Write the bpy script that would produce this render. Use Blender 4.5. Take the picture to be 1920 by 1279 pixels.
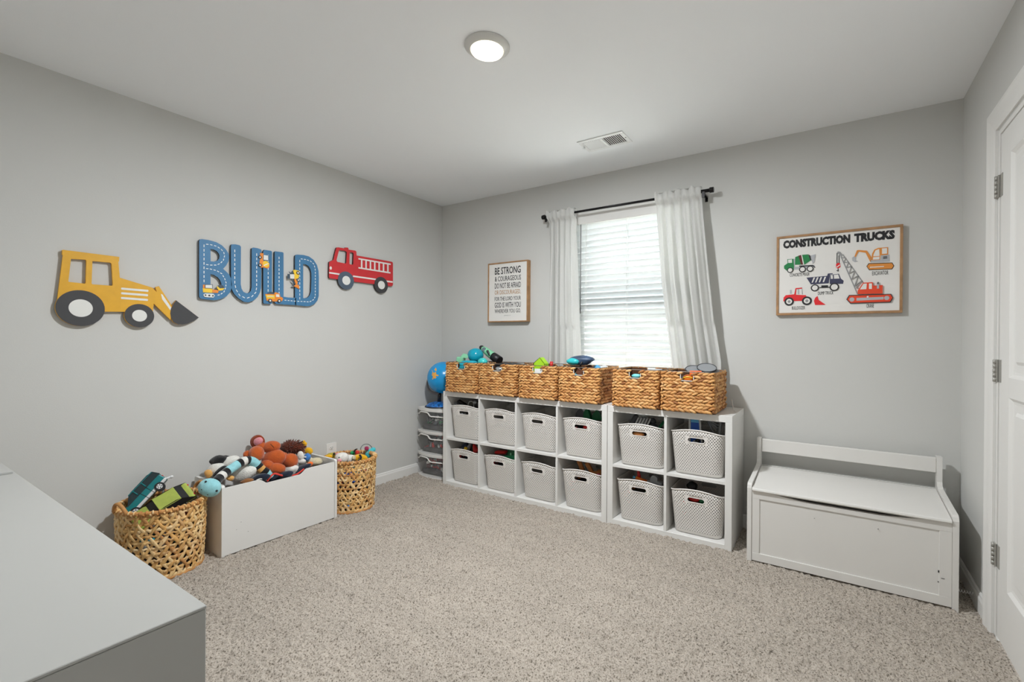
import bpy, bmesh, math, random
import numpy as np
from mathutils import Vector, Matrix
R_ = math.radians
for o in list(bpy.data.objects): bpy.data.objects.remove(o)
SC = bpy.context.scene
COL = SC.collection

# ------------------------------------------------------------------ camera
CP = Vector((3.12339, -3.15813, 1.18922)); YAW, PITCH, ROLL, FPX = 0.565776, -0.0027475, 0.0064591, 861.036
SHX, SHY = 55.263, 1.723
_f = Vector((-math.sin(YAW)*math.cos(PITCH), math.cos(YAW)*math.cos(PITCH), math.sin(PITCH)))
_r = Vector((math.cos(YAW), math.sin(YAW), 0)); _u = _r.cross(_f)
CR = math.cos(ROLL)*_r + math.sin(ROLL)*_u; CU = -math.sin(ROLL)*_r + math.cos(ROLL)*_u; CF = _f
cam = bpy.data.cameras.new('camera'); camo = bpy.data.objects.new('camera', cam); COL.objects.link(camo)
cam.sensor_width = 36; cam.lens = FPX*36/1920; cam.shift_x = -SHX/1920; cam.shift_y = SHY/1920; cam.clip_start = 0.02
m = Matrix((CR, CU, -CF)).transposed().to_4x4(); m.translation = CP; camo.matrix_world = m
SC.camera = camo
def ray(x, y): return CF + CR*((x-960-SHX)/FPX) - CU*((y-639.5-SHY)/FPX)
def px(x, y, ax, val):
    d = ray(x, y); t = (val-CP[ax])/d[ax]; return CP + d*t
def depth(P): return (Vector(P)-CP).dot(CF)
def mpp(P): return depth(P)/FPX

# ------------------------------------------------------------------ world, exposure
SC.view_settings.view_transform = 'Standard'; SC.view_settings.look = 'None'
SC.view_settings.gamma = 1; SC.view_settings.use_curve_mapping = False
SC.view_settings.exposure = 0.30
LAMP_W = 48.0
LAMP_C = (.97, 1, 1.025)
SKY = 4.2
w = bpy.data.worlds.new('sky'); SC.world = w; w.use_nodes = True
w.node_tree.nodes['Background'].inputs[0].default_value = (0.92, 0.97, 1.0, 1)
w.node_tree.nodes['Background'].inputs[1].default_value = SKY
sn = bpy.data.lights.new('sun', 'SUN'); sn.energy = 42; sn.angle = R_(1); so = bpy.data.objects.new('sun', sn); COL.objects.link(so)
so.rotation_euler = Vector((.64, .06, -.77)).to_track_quat('-Z', 'Y').to_euler()      # along the house wall: lights the yard, not the room
W, D, H = 3.682, 3.36, 2.451
WX0, WX1, WZ0, WZ1 = 1.40, 2.31, 0.64, 2.18      # window opening
ld = bpy.data.lights.new('window_portal', 'AREA'); ld.shape = 'RECTANGLE'; ld.size = WX1-WX0; ld.size_y = WZ1-WZ0
ld.cycles.is_portal = True
lo = bpy.data.objects.new('window_portal', ld); COL.objects.link(lo)
lo.location = ((WX0+WX1)/2, 0.16, (WZ0+WZ1)/2); lo.rotation_euler = (R_(-90), 0, 0)

SC.cycles.max_bounces = 16; SC.cycles.diffuse_bounces = 10
# ------------------------------------------------------------------ materials
def lin(c):
    out = []
    for v in c[:3]:
        v = v/255.0
        out.append(v/12.92 if v <= 0.04045 else ((v+0.055)/1.055)**2.4)
    return tuple(out)+(1,)
MATS = {}
def mat(name, rgb, rough=.5, metal=0, noise=None, bump=None, sheen=0, alpha=None, emis=None, spec=.5, island=None, trans=None):
    """noise=(scale, amount) varies the colour a little; bump=(scale, strength)"""
    if name in MATS: return MATS[name]
    M = bpy.data.materials.new(name); M.use_nodes = True; nt = M.node_tree; N = nt.nodes; L = nt.links
    b = N['Principled BSDF']; c = lin(rgb)
    b.inputs['Base Color'].default_value = c; b.inputs['Roughness'].default_value = rough
    b.inputs['Metallic'].default_value = metal; b.inputs['Specular IOR Level'].default_value = spec
    if sheen: b.inputs['Sheen Weight'].default_value = sheen
    tc = N.new('ShaderNodeTexCoord')
    src = None
    if island:
        g = N.new('ShaderNodeNewGeometry'); rp = N.new('ShaderNodeValToRGB'); e = rp.color_ramp.elements
        while len(e) < len(island): e.new(0.5)
        for i, cc in enumerate(island): e[i].position = i/(len(island)-1); e[i].color = lin(cc)
        L.new(g.outputs['Random Per Island'], rp.inputs[0]); src = rp.outputs[0]
    if noise:
        nz = N.new('ShaderNodeTexNoise'); nz.inputs['Scale'].default_value = noise[0]; nz.inputs['Detail'].default_value = 3
        L.new(tc.outputs['Object'], nz.inputs['Vector'])
        mr = N.new('ShaderNodeMapRange'); mr.inputs[1].default_value = .3; mr.inputs[2].default_value = .7
        mr.inputs[3].default_value = 1-noise[1]; mr.inputs[4].default_value = 1+noise[1]
        L.new(nz.outputs[0], mr.inputs[0])
        mx = N.new('ShaderNodeMix'); mx.data_type = 'RGBA'; mx.blend_type = 'MULTIPLY'; mx.inputs[0].default_value = 1
        if src: L.new(src, mx.inputs[6])
        else: mx.inputs[6].default_value = c
        L.new(mr.outputs[0], mx.inputs[7]); src = mx.outputs[2]
    if src: L.new(src, b.inputs['Base Color'])
    if bump:
        nb = N.new('ShaderNodeTexNoise'); nb.inputs['Scale'].default_value = bump[0]; nb.inputs['Detail'].default_value = 2
        L.new(tc.outputs['Object'], nb.inputs['Vector'])
        bp = N.new('ShaderNodeBump'); bp.inputs['Strength'].default_value = bump[1]; bp.inputs['Distance'].default_value = .004
        L.new(nb.outputs[0], bp.inputs['Height']); L.new(bp.outputs[0], b.inputs['Normal'])
    if emis: b.inputs['Emission Color'].default_value = lin(emis[0]); b.inputs['Emission Strength'].default_value = emis[1]
    outp = N['Material Output']
    if alpha is not None:
        t = N.new('ShaderNodeBsdfTransparent'); mxs = N.new('ShaderNodeMixShader'); mxs.inputs[0].default_value = alpha
        L.new(t.outputs[0], mxs.inputs[1]); L.new(b.outputs[0], mxs.inputs[2]); L.new(mxs.outputs[0], outp.inputs[0])
    if trans:
        tl = N.new('ShaderNodeBsdfTranslucent'); tl.inputs[0].default_value = c
        mxs = N.new('ShaderNodeMixShader'); mxs.inputs[0].default_value = trans
        L.new(b.outputs[0], mxs.inputs[1]); L.new(tl.outputs[0], mxs.inputs[2]); L.new(mxs.outputs[0], outp.inputs[0])
    MATS[name] = M
    return M

# ------------------------------------------------------------------ mesh builder
def rotm(rx=0, ry=0, rz=0):
    return Matrix.Rotation(rz, 3, 'Z') @ Matrix.Rotation(ry, 3, 'Y') @ Matrix.Rotation(rx, 3, 'X')
class MB:
    def __init__(s): s.v = []; s.f = []; s.mi = []; s.sm = []
    def add(s, vs, fs, mi=0, smooth=False):
        o = len(s.v); s.v.extend([tuple(p) for p in vs])
        for f in fs: s.f.append(tuple(i+o for i in f)); s.mi.append(mi); s.sm.append(smooth)
        return s
    def box(s, x0, x1, y0, y1, z0, z1, c=0.0, mi=0, M=None, T=None):
        """axis box from bounds; c = edge chamfer; M/T rotate and move it"""
        hx, hy, hz = (x1-x0)/2, (y1-y0)/2, (z1-z0)/2; cen = Vector(((x0+x1)/2, (y0+y1)/2, (z0+z1)/2))
        c = min(c, hx*.9, hy*.9, hz*.9)
        if c <= 0:
            vs = [Vector((sx*hx, sy*hy, sz*hz)) for sz in (-1, 1) for sy in (-1, 1) for sx in (-1, 1)]
            fs = [(0,2,3,1),(4,5,7,6),(0,1,5,4),(2,6,7,3),(0,4,6,2),(1,3,7,5)]
        else:
            vs = []; idx = {}
            for sx in (-1,1):
                for sy in (-1,1):
                    for sz in (-1,1):
                        for a in range(3):
                            p = [sx*(hx-c), sy*(hy-c), sz*(hz-c)]; p[a] += (sx,sy,sz)[a]*c
                            idx[(sx,sy,sz,a)] = len(vs); vs.append(Vector(p))
            fs = []
            def q(ks): fs.append(tuple(idx[k] for k in ks))
            for a in range(3):
                b, d = (a+1)%3, (a+2)%3
                for sg in (-1,1):
                    ks = []
                    for (sb, sd) in ((-1,-1),(1,-1),(1,1),(-1,1)):
                        k = [0,0,0]; k[a]=sg; k[b]=sb; k[d]=sd; ks.append((*k, a))
                    if sg < 0: ks.reverse()
                    q(ks)
            for a in range(3):
                b, d = (a+1)%3, (a+2)%3
                for sb in (-1,1):
                    for sd in (-1,1):
                        k0=[0,0,0]; k1=[0,0,0]; k0[a]=-1; k1[a]=1; k0[b]=k1[b]=sb; k0[d]=k1[d]=sd
                        q([(*k0,b),(*k1,b),(*k1,d),(*k0,d)] if sb*sd > 0 else [(*k0,d),(*k1,d),(*k1,b),(*k0,b)])
            for sx in (-1,1):
                for sy in (-1,1):
                    for sz in (-1,1):
                        ks = [(sx,sy,sz,0),(sx,sy,sz,1),(sx,sy,sz,2)]
                        if sx*sy*sz < 0: ks.reverse()
                        q(ks)
        if M is not None: vs = [M @ p for p in vs]
        t = Vector(T) if T is not None else Vector((0,0,0))
        return s.add([p+cen+t if M is None or T is None else p+t for p in vs], fs, mi)
    def ell(s, c, r, M=None, nu=16, nv=10, mi=0, wob=0, seed=0, pw=1.0):
        c = Vector(c); rs = random.Random(seed); ph = [rs.uniform(0,6.28) for _ in range(4)]
        vs = []; fs = []
        for j in range(nv+1):
            ph_ = math.pi*j/nv
            for i in range(nu):
                th = 2*math.pi*i/nu
                d = Vector((math.sin(ph_)*math.cos(th), math.sin(ph_)*math.sin(th), math.cos(ph_)))
                if pw != 1: d = Vector([math.copysign(abs(k)**pw, k) for k in d])
                k = 1+wob*(math.sin(3*d.x+ph[0])*math.sin(4*d.y+ph[1])+.6*math.sin(5*d.z+3*d.x+ph[2]))
                p = Vector((d.x*r[0]*k, d.y*r[1]*k, d.z*r[2]*k))
                vs.append((M @ p if M is not None else p)+c)
        for j in range(nv):
            for i in range(nu):
                a = j*nu+i; b = j*nu+(i+1)%nu
                fs.append((a, a+nu, b+nu, b))
        return s.add(vs, fs, mi, True)
    def tube(s, pts, r, n=8, closed=False, mi=0, caps=True, flat=None, mis=None):
        """flat=(w,t): rectangular-ish ellipse section; r may be a list"""
        pts = [Vector(p) for p in pts]; m_ = len(pts)
        tan = []
        for i in range(m_):
            a = pts[i-1] if (i > 0 or closed) else pts[i]; b = pts[(i+1)%m_] if (i < m_-1 or closed) else pts[i]
            tan.append((b-a).normalized())
        up = Vector((0,0,1)) if abs(tan[0].z) < .9 else Vector((1,0,0))
        nrm = (up - tan[0]*up.dot(tan[0])).normalized(); vs = []; fs = []
        for i in range(m_):
            nrm = (nrm - tan[i]*nrm.dot(tan[i])).normalized(); bn = tan[i].cross(nrm)
            rr = r[i] if isinstance(r, (list, tuple)) else r
            for k in range(n):
                a = 2*math.pi*k/n; vs.append(pts[i]+nrm*(math.cos(a)*rr)+bn*(math.sin(a)*rr))
        o = len(s.v); s.v.extend([tuple(p) for p in vs])
        for i in range(m_ if closed else m_-1):
            for k in range(n):
                a = i*n+k; b = i*n+(k+1)%n; c = ((i+1)%m_)*n+(k+1)%n; d = ((i+1)%m_)*n+k
                s.f.append((o+a, o+b, o+c, o+d)); s.mi.append(mis[i] if mis else mi); s.sm.append(True)
        if caps and not closed:
            s.f.append(tuple(o+k for k in range(n))[::-1]); s.mi.append(mis[0] if mis else mi); s.sm.append(False)
            s.f.append(tuple(o+(m_-1)*n+k for k in range(n))); s.mi.append(mis[-1] if mis else mi); s.sm.append(False)
        return s
    def cyl(s, p0, p1, r0, r1=None, n=20, mi=0):
        p0 = Vector(p0); p1 = Vector(p1); r1 = r0 if r1 is None else r1
        t = (p1-p0).normalized(); a = t.orthogonal().normalized(); b = t.cross(a); vs = []
        for p, r in ((p0, r0), (p1, r1)):
            for k in range(n):
                g = 2*math.pi*k/n; vs.append(p+a*math.cos(g)*r+b*math.sin(g)*r)
        o = len(s.v)
        s.add(vs, [(k, (k+1)%n, n+(k+1)%n, n+k) for k in range(n)], mi, True)
        for f in (tuple(o+k for k in range(n))[::-1], tuple(o+n+k for k in range(n))): s.f.append(f); s.mi.append(mi); s.sm.append(False)
        return s
    def lathe(s, prof, c=(0,0,0), n=32, mi=0, smooth=True, M=None):
        c = Vector(c); vs = []; fs = []
        for r, z in prof:
            for k in range(n):
                a = 2*math.pi*k/n; p = Vector((r*math.cos(a), r*math.sin(a), z)); vs.append((M @ p if M is not None else p)+c)
        for j in range(len(prof)-1):
            for k in range(n):
                a = j*n+k; b = j*n+(k+1)%n; fs.append((a, b, b+n, a+n))
        return s.add(vs, fs, mi, smooth)
    def prism(s, poly, fn, t0, t1, mi=0, side=None):
        """poly of (u,v); fn(u,v,w)->point; extruded from w=t0 to w=t1"""
        n = len(poly); o = len(s.v); side = mi if side is None else side
        s.v.extend([tuple(fn(u, v, t0)) for u, v in poly]); s.v.extend([tuple(fn(u, v, t1)) for u, v in poly])
        s.f.append(tuple(o+k for k in range(n))[::-1]); s.f.append(tuple(o+n+k for k in range(n))); s.mi += [side, mi]; s.sm += [False]*2
        for k in range(n):
            s.f.append((o+k, o+(k+1)%n, o+n+(k+1)%n, o+n+k)); s.mi.append(side); s.sm.append(False)
        return s
    def loops(s, loops, fn, t0, t1, mi=0, side=None):
        """filled 2D outlines with holes, extruded"""
        side = mi if side is None else side
        cu = bpy.data.curves.new('t', 'CURVE'); cu.dimensions = '2D'; cu.fill_mode = 'BOTH'; cu.extrude = .5
        for lp in loops:
            sp = cu.splines.new('POLY'); sp.points.add(len(lp)-1); sp.use_cyclic_u = True
            for i, (u, v) in enumerate(lp): sp.points[i].co = (u, v, 0, 1)
        s._curve(cu, fn, t0, t1, mi, side)
        return s
    def _curve(s, cu, fn, t0, t1, mi, side, fit=None):
        ob = bpy.data.objects.new('t', cu); me = None
        COL.objects.link(ob); dg = bpy.context.evaluated_depsgraph_get(); dg.update()
        me = bpy.data.meshes.new_from_object(ob.evaluated_get(dg)); bpy.data.objects.remove(ob); bpy.data.curves.remove(cu)
        P = np.array([v.co for v in me.vertices]) if len(me.vertices) else np.zeros((0,3))
        if fit and len(P):
            mn, mxx = P[:, :2].min(0), P[:, :2].max(0)
            P[:, 0] = fit[0]+(P[:, 0]-mn[0])/(mxx[0]-mn[0])*(fit[1]-fit[0]); P[:, 1] = fit[2]+(P[:, 1]-mn[1])/(mxx[1]-mn[1])*(fit[3]-fit[2])
        o = len(s.v)
        for p in P: s.v.append(tuple(fn(p[0], p[1], t0+(t1-t0)*(p[2]+.5))))
        for pl in me.polygons:
            s.f.append(tuple(o+i for i in pl.vertices)); s.mi.append(mi if abs(pl.normal.z) > .5 else side); s.sm.append(False)
        bpy.data.meshes.remove(me)
    def text(s, txt, fn, fit, t0, t1, mi=0, bold=0.0, space=1.0):
        cu = bpy.data.curves.new('t', 'FONT'); cu.body = txt; cu.extrude = .5; cu.offset = bold; cu.resolution_u = 2; cu.space_character = space
        s._curve(cu, fn, t0, t1, mi, mi, fit); return s
    def mesh(s, name, mats, shift=None):
        me = bpy.data.meshes.new(name)
        vs = s.v if shift is None else [(x-shift[0], y-shift[1], z-shift[2]) for x, y, z in s.v]
        me.from_pydata(vs, [], s.f)
        for M in (mats if isinstance(mats, (list, tuple)) else [mats]): me.materials.append(M)
        me.polygons.foreach_set('material_index', s.mi); me.polygons.foreach_set('use_smooth', s.sm); me.update()
        return me
def props(o, label=None, cat=None, group=None, kind=None):
    if label: o['label'] = label
    if cat: o['category'] = cat
    if group: o['group'] = group
    if kind: o['kind'] = kind
    return o
def build(mb, name, mats, parent=None, label=None, cat=None, group=None, kind=None):
    if parent is None:
        a = np.array(mb.v); mn, mx_ = a.min(0), a.max(0); sh = ((mn[0]+mx_[0])/2, (mn[1]+mx_[1])/2, mn[2])
        o = bpy.data.objects.new(name, mb.mesh(name, mats, sh)); o.location = sh
    else:
        off = WORLD.get(parent.name, Vector((0,0,0)))
        o = bpy.data.objects.new(name, mb.mesh(name, mats, off)); o.parent = parent
        WORLD[o.name] = off
    COL.objects.link(o)
    return props(o, label, cat, group, kind)
WORLD = {}
def thing(name, label, cat, loc=(0,0,0), group=None, kind=None):
    """Empty at a thing's base; its parts are given in world coordinates"""
    o = bpy.data.objects.new(name, None); o.empty_display_size = .05; COL.objects.link(o); o.location = loc
    WORLD[o.name] = Vector(loc)
    return props(o, label, cat, group, kind)
def dup(root, loc, label=None, rz=None, scale=None):
    r = root.copy(); COL.objects.link(r); r.location = loc
    if label: r['label'] = label
    if rz is not None: r.rotation_euler = (0, 0, rz)
    if scale is not None: r.scale = scale
    for ch in list(root.children):
        c = ch.copy(); COL.objects.link(c); c.parent = r
        for g in list(ch.children):
            d = g.copy(); COL.objects.link(d); d.parent = c
    return r
def on_left(x0):  return lambda u, v, t: (x0+t, u, v)
def on_back(y0):  return lambda u, v, t: (u, y0-t, v)
def circ(cu, cv, ru, rv=None, n=28, a0=0, a1=360):
    rv = ru if rv is None else rv; full = abs(a1-a0) >= 360
    k = n if full else n+1
    return [(cu+ru*math.cos(R_(a0+(a1-a0)*i/n)), cv+rv*math.sin(R_(a0+(a1-a0)*i/n))) for i in range(k)]
def rrect(u0, u1, v0, v1, r, n=5):
    out = []
    for cx, cy, a in ((u1-r, v1-r, 0), (u0+r, v1-r, 90), (u0+r, v0+r, 180), (u1-r, v0+r, 270)):
        out += [(cx+r*math.cos(R_(a+90*i/n)), cy+r*math.sin(R_(a+90*i/n))) for i in range(n+1)]
    return out
# ------------------------------------------------------------------ room shell
M_wall = mat('wall_paint', (203, 203, 200), .85, noise=(1.5, .012), bump=(220, .06))
M_ceil = mat('ceiling_paint', (243, 245, 247), .9, bump=(200, .05))
M_trim = mat('trim_white', (226, 225, 222), .45)
M_white = mat('white_laminate', (222, 221, 218), .4)
M_black = mat('black_plastic', (22, 22, 24), .4)
T = .14
build(MB().box(-T, 0, -D-T, T, 0, H), 'wall_left', M_wall, kind='structure', label='long pale grey painted wall carrying the truck cut-outs')
mb = MB(); mb.box(0, WX0, 0, T, 0, H); mb.box(WX1, W, 0, T, 0, H); mb.box(WX0, WX1, 0, T, 0, WZ0); mb.box(WX0, WX1, 0, T, WZ1, H)
build(mb, 'wall_back', M_wall, kind='structure', label='grey painted wall with the window in it')
DY0, DY1, DZ = -0.605, -1.425, 2.045      # door opening
mb = MB(); mb.box(W, W+T, DY0, T, 0, H); mb.box(W, W+T, -D-T, DY1, 0, H); mb.box(W, W+T, DY1, DY0, DZ, H)
build(mb, 'wall_right', M_wall, kind='structure', label='grey painted wall with the white door')
build(MB().box(0, W, -D-T, -D, 0, H), 'wall_front', M_wall, kind='structure', label='grey painted wall behind the dresser')
build(MB().box(-T, W+T, -D-T, T, H, H+.1), 'ceiling', M_ceil, kind='structure', label='flat white ceiling with round lamp and vent')
# floor slab + carpet pile as real relief
M_carp = bpy.data.materials.new('carpet'); M_carp.use_nodes = True
def carpet_nodes():
    nt = M_carp.node_tree; N = nt.nodes; L = nt.links; b = N['Principled BSDF']
    b.inputs['Roughness'].default_value = 1; b.inputs['Specular IOR Level'].default_value = .1; b.inputs['Sheen Weight'].default_value = .15
    tc = N.new('ShaderNodeTexCoord')
    n1 = N.new('ShaderNodeTexNoise'); n1.inputs['Scale'].default_value = 175; n1.inputs['Detail'].default_value = 2
    n2 = N.new('ShaderNodeTexNoise'); n2.inputs['Scale'].default_value = 2.2; n2.inputs['Detail'].default_value = 3
    mp = N.new('ShaderNodeMapping'); mp.inputs['Rotation'].default_value = (0, 0, R_(35)); mp.inputs['Scale'].default_value = (1, 3.5, 1)
    L.new(tc.outputs['Object'], n1.inputs['Vector']); L.new(tc.outputs['Object'], mp.inputs[0]); L.new(mp.outputs[0], n2.inputs['Vector'])
    r1 = N.new('ShaderNodeValToRGB'); e = r1.color_ramp.elements
    e[0].position = .34; e[0].color = lin((98, 90, 81)); e[1].position = .62; e[1].color = lin((180, 171, 160))
    e2 = e.new(.42); e2.color = lin((156, 147, 136))
    L.new(n1.outputs[0], r1.inputs[0])
    mr = N.new('ShaderNodeMapRange'); mr.inputs[1].default_value = .35; mr.inputs[2].default_value = .65; mr.inputs[3].default_value = .95; mr.inputs[4].default_value = 1.04
    L.new(n2.outputs[0], mr.inputs[0])
    mx = N.new('ShaderNodeMix'); mx.data_type = 'RGBA'; mx.blend_type = 'MULTIPLY'; mx.inputs[0].default_value = 1
    L.new(r1.outputs[0], mx.inputs[6]); L.new(mr.outputs[0], mx.inputs[7]); L.new(mx.outputs[2], b.inputs['Base Color'])
carpet_nodes()
fl = build(MB().box(-T, W+T, -D-T, T, -.1, 0), 'floor', M_carp, kind='structure', label='beige grey cut pile carpet floor')
def carpet_pile():
    st = .005; nx = int(W/st); ny = int(D/st); rng = np.random.default_rng(4)
    def blur(a, k):
        for ax in (0, 1):
            for _ in range(k): a = (np.roll(a, 1, ax)+2*a+np.roll(a, -1, ax))/4
        return a
    a = blur(rng.standard_normal((ny+1, nx+1)), 1); a /= a.std(); b = blur(rng.standard_normal((ny+1, nx+1)), 3); b /= b.std()
    h = .0080+.0034*np.clip(a, -2, 2)+.0022*np.clip(b, -2, 2); h = np.clip(h, .0005, .018)
    X, Y = np.meshgrid(np.linspace(0.001, W-.001, nx+1), np.linspace(-D+.001, -.001, ny+1))
    X = X+rng.uniform(-.0015, .0015, X.shape); Y = Y+rng.uniform(-.0015, .0015, X.shape)
    co = np.stack([X, Y, h], -1).reshape(-1, 3).astype(np.float32)
    i = np.arange(ny)[:, None]*(nx+1)+np.arange(nx)[None, :]
    q = np.stack([i, i+1, i+nx+2, i+nx+1], -1).reshape(-1, 4).astype(np.int32)
    me = bpy.data.meshes.new('carpet_pile'); me.vertices.add(len(co)); me.vertices.foreach_set('co', co.ravel())
    me.loops.add(q.size); me.loops.foreach_set('vertex_index', q.ravel()); me.polygons.add(len(q))
    me.polygons.foreach_set('loop_start', np.arange(0, q.size, 4, dtype=np.int32)); me.update(calc_edges=True)
    me.polygons.foreach_set('use_smooth', np.ones(len(q), bool)); me.materials.append(M_carp)
    o = bpy.data.objects.new('carpet_pile', me); COL.objects.link(o)
    o.parent = fl; o.matrix_parent_inverse = Matrix.Translation(-Vector(fl.location)); o['kind'] = 'stuff'
carpet_pile()
# baseboards (board with a rounded cap)
def baseboard(name, poly_fn, a, b):
    prof = [(0, 0), (.013, 0), (.013, .070), (.011, .076), (.009, .080), (.008, .088), (.004, .093), (0, .093)]
    mb = MB(); n = len(prof)
    vs = [poly_fn(d, a, z) for d, z in prof]+[poly_fn(d, b, z) for d, z in prof]
    fs = [(k, (k+1)%n, n+(k+1)%n, n+k) for k in range(n)]+[tuple(range(n))[::-1], tuple(range(n, 2*n))]
    mb.add(vs, fs); return build(mb, name, M_trim, kind='structure')
baseboard('baseboard_left', lambda d, s, z: (d, s, z), -D, 0)
baseboard('baseboard_back', lambda d, s, z: (s, -d, z), .013, W-.013)
baseboard('baseboard_right', lambda d, s, z: (W-d, s, z), -.513, 0)
baseboard('baseboard_front', lambda d, s, z: (s, -D+d, z), .013, W-.013)
# ------------------------------------------------------------------ door
def casing():
    prof = [(0, 0), (0, .017), (.012, .019), (.03, .015), (.05, .013), (.064, .010), (.07, .008), (.07, 0)]   # across, proud
    cw = .085
    def sect(f):   # three mitred lengths
        return [f(a*cw/.07, p) for a, p in prof]
    ya, yb, zt = DY0+cw+.008, DY1-cw-.008, DZ+cw+.008
    mb = MB()
    def sweep(secs):
        n = len(prof); vs = [p for s_ in secs for p in s_]; fs = []
        for j in range(len(secs)-1):
            for k in range(n): fs.append((j*n+k, j*n+(k+1)%n, (j+1)*n+(k+1)%n, (j+1)*n+k))
        fs += [tuple(range(n))[::-1], tuple(range((len(secs)-1)*n, len(secs)*n))]
        mb.add(vs, fs)
    sweep([sect(lambda a, p: (W-p, ya-a, 0)), sect(lambda a, p: (W-p, ya-a, zt-a)), sect(lambda a, p: (W-p, yb+a, zt-a)), sect(lambda a, p: (W-p, yb+a, 0))])
    t = build(mb, 'trim_1', M_trim, kind='structure', label='moulded white casing around the door')
    mb = MB(); mb.box(W, W+T, DY0-.02, DY0, 0, DZ); mb.box(W, W+T, DY1, DY1+.02, 0, DZ); mb.box(W, W+T, DY1+.02, DY0-.02, DZ-.018, DZ)
    mb.box(W+.040, W+.052, DY0-.032, DY0-.02, 0, DZ-.018)
    o = build(mb, 'door_jamb', M_trim, t)
    o.matrix_parent_inverse = Matrix.Translation(-Vector(t.location))
casing()
dth = thing('door_1', 'white two panel door with three steel hinges', None, (W+.02, -1.01, .0), kind='structure')
y0, y1 = DY1+.023, DY0-.023; z0, z1 = .018, DZ-.021; xf = W+.003
def door_slab():
    mb = MB(); st = .118
    a, b = y0+st, y1-st; rows = [(z0, .245), (.985, 1.06), (1.915, z1)]
    mb.box(xf, xf+.035, y0, a, z0, z1, .001); mb.box(xf, xf+.035, b, y1, z0, z1, .001)
    for r0, r1 in rows: mb.box(xf, xf+.035, a, b, r0, r1)
    build(mb, 'door_frame', M_trim, dth)
    for pz0, pz1 in ((.245, .985), (1.06, 1.915)):
        mb = MB(); k = [(0, .0), (.012, .009), (.022, .011), (.05, .011), (.062, .004), (.07, .004)]
        rings = [[(xf+d, a+s_, pz0+s_), (xf+d, b-s_, pz0+s_), (xf+d, b-s_, pz1-s_), (xf+d, a+s_, pz1-s_)] for s_, d in k]
        vs = [p for r in rings for p in r]; fs = []
        for j in range(len(rings)-1):
            for q in range(4): fs.append((j*4+q, (j+1)*4+q, (j+1)*4+(q+1)%4, j*4+(q+1)%4))
        fs.append(tuple(range((len(rings)-1)*4, len(rings)*4))[::-1])
        bk = len(vs); vs += [(xf+.035, a, pz0), (xf+.035, b, pz0), (xf+.035, b, pz1), (xf+.035, a, pz1)]; fs.append((bk, bk+1, bk+2, bk+3))
        mb.add(vs, fs); build(mb, 'panel', M_trim, dth)
door_slab()
M_steel = mat('brushed_steel', (168, 166, 160), .4, metal=.35)
for hz in (1.82, 1.08, .34):
    mb = MB(); mb.box(W-.0035, W+.004, -.592, -.557, hz-.045, hz+.045, .001); mb.box(W+.001, W+.0045, -.655, -.625, hz-.045, hz+.045)
    for k in range(5): mb.cyl((W-.006, -.607, hz-.045+k*.018+.001), (W-.006, -.607, hz-.045+(k+1)*.018-.001), .0065, n=12)
    mb.box(W-.004, W+.003, -.625, -.590, hz-.045, hz+.045)
    hg = build(mb, 'hinge', M_steel, dth, label='steel butt hinge')
    mb = MB()
    for k in (-.03, 0, .03): mb.box(W-.0048, W-.003, -.580, -.568, hz+k-.006, hz+k+.006)
    build(mb, 'screw_slots', M_black, hg)
mb = MB(); mb.cyl((W+.003, -1.36, .96), (W-.008, -1.36, .96), .033); mb.cyl((W-.008, -1.36, .96), (W-.03, -1.36, .96), .012)
mb.ell((W-.05, -1.36, .96), (.026, .03, .03)); build(mb, 'door_knob', M_steel, dth)
# ------------------------------------------------------------------ window, blind, curtains
M_vinyl = mat('vinyl_white', (232, 233, 232), .35)
M_glass = mat('window_glass', (235, 245, 245), .02, alpha=.06)
win = thing('window_1', 'white double hung window behind the blind', None, ((WX0+WX1)/2, .1, WZ0), kind='structure')
ft = .035
mb = MB(); mb.box(WX0, WX0+ft, .065, .135, WZ0, WZ1); mb.box(WX1-ft, WX1, .065, .135, WZ0, WZ1); mb.box(WX0+ft, WX1-ft, .065, .135, WZ1-ft, WZ1); mb.box(WX0+ft, WX1-ft, .065, .135, WZ0, WZ0+ft)
build(mb, 'window_frame', M_vinyl, win)
def sash(y, zb, zt, rb, rt):
    a, b = WX0+ft, WX1-ft; s_ = .04
    mb = MB(); mb.box(a, a+s_, y, y+.028, zb, zt, .002); mb.box(b-s_, b, y, y+.028, zb, zt, .002); mb.box(a+s_, b-s_, y, y+.028, zb, zb+rb, .002); mb.box(a+s_, b-s_, y, y+.028, zt-rt, zt, .002)
    s = build(mb, 'sash', M_vinyl, win)
    build(MB().box(a+s_, b-s_, y+.012, y+.016, zb+rb, zt-rt), 'pane', M_glass, s)
sash(.070, WZ0+ft, 1.426, .05, .06); sash(.102, 1.366, WZ1-ft, .06, .04)
mb = MB(); mb.box(WX0+.001, WX1-.001, .002, .064, WZ0, WZ0+.018, .003); build(mb, 'window_sill', M_trim, win)
M_slat = mat('blind_white', (222, 225, 225), .45, trans=.08)
bl = thing('window_blind', 'white wide slat blind hanging half open in the window', 'blind', ((WX0+WX1)/2, .03, WZ0+.02))
bx0, bx1 = WX0+.008, WX1-.008
mb = MB(); mb.box(bx0, bx1, .006, .06, 2.125, WZ1-.003, .002); mb.box(bx0-.004, bx1+.004, -.006, .004, 2.088, WZ1-.001, .003); build(mb, 'valance', M_trim, bl)
tilt = R_(38); nsl = 0; z = 2.076
sl = MB(); pts = [(-.025, 0), (-.012, .0022), (0, .003), (.012, .0022), (.025, 0), (.025, -.003), (.012, -.0008), (0, 0), (-.012, -.0008), (-.025, -.003)]
c_, s_ = math.cos(-tilt), math.sin(-tilt)
sp = [(a*c_-b*s_, a*s_+b*c_) for a, b in pts]; hw = (bx1-bx0)/2-.002
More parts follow.
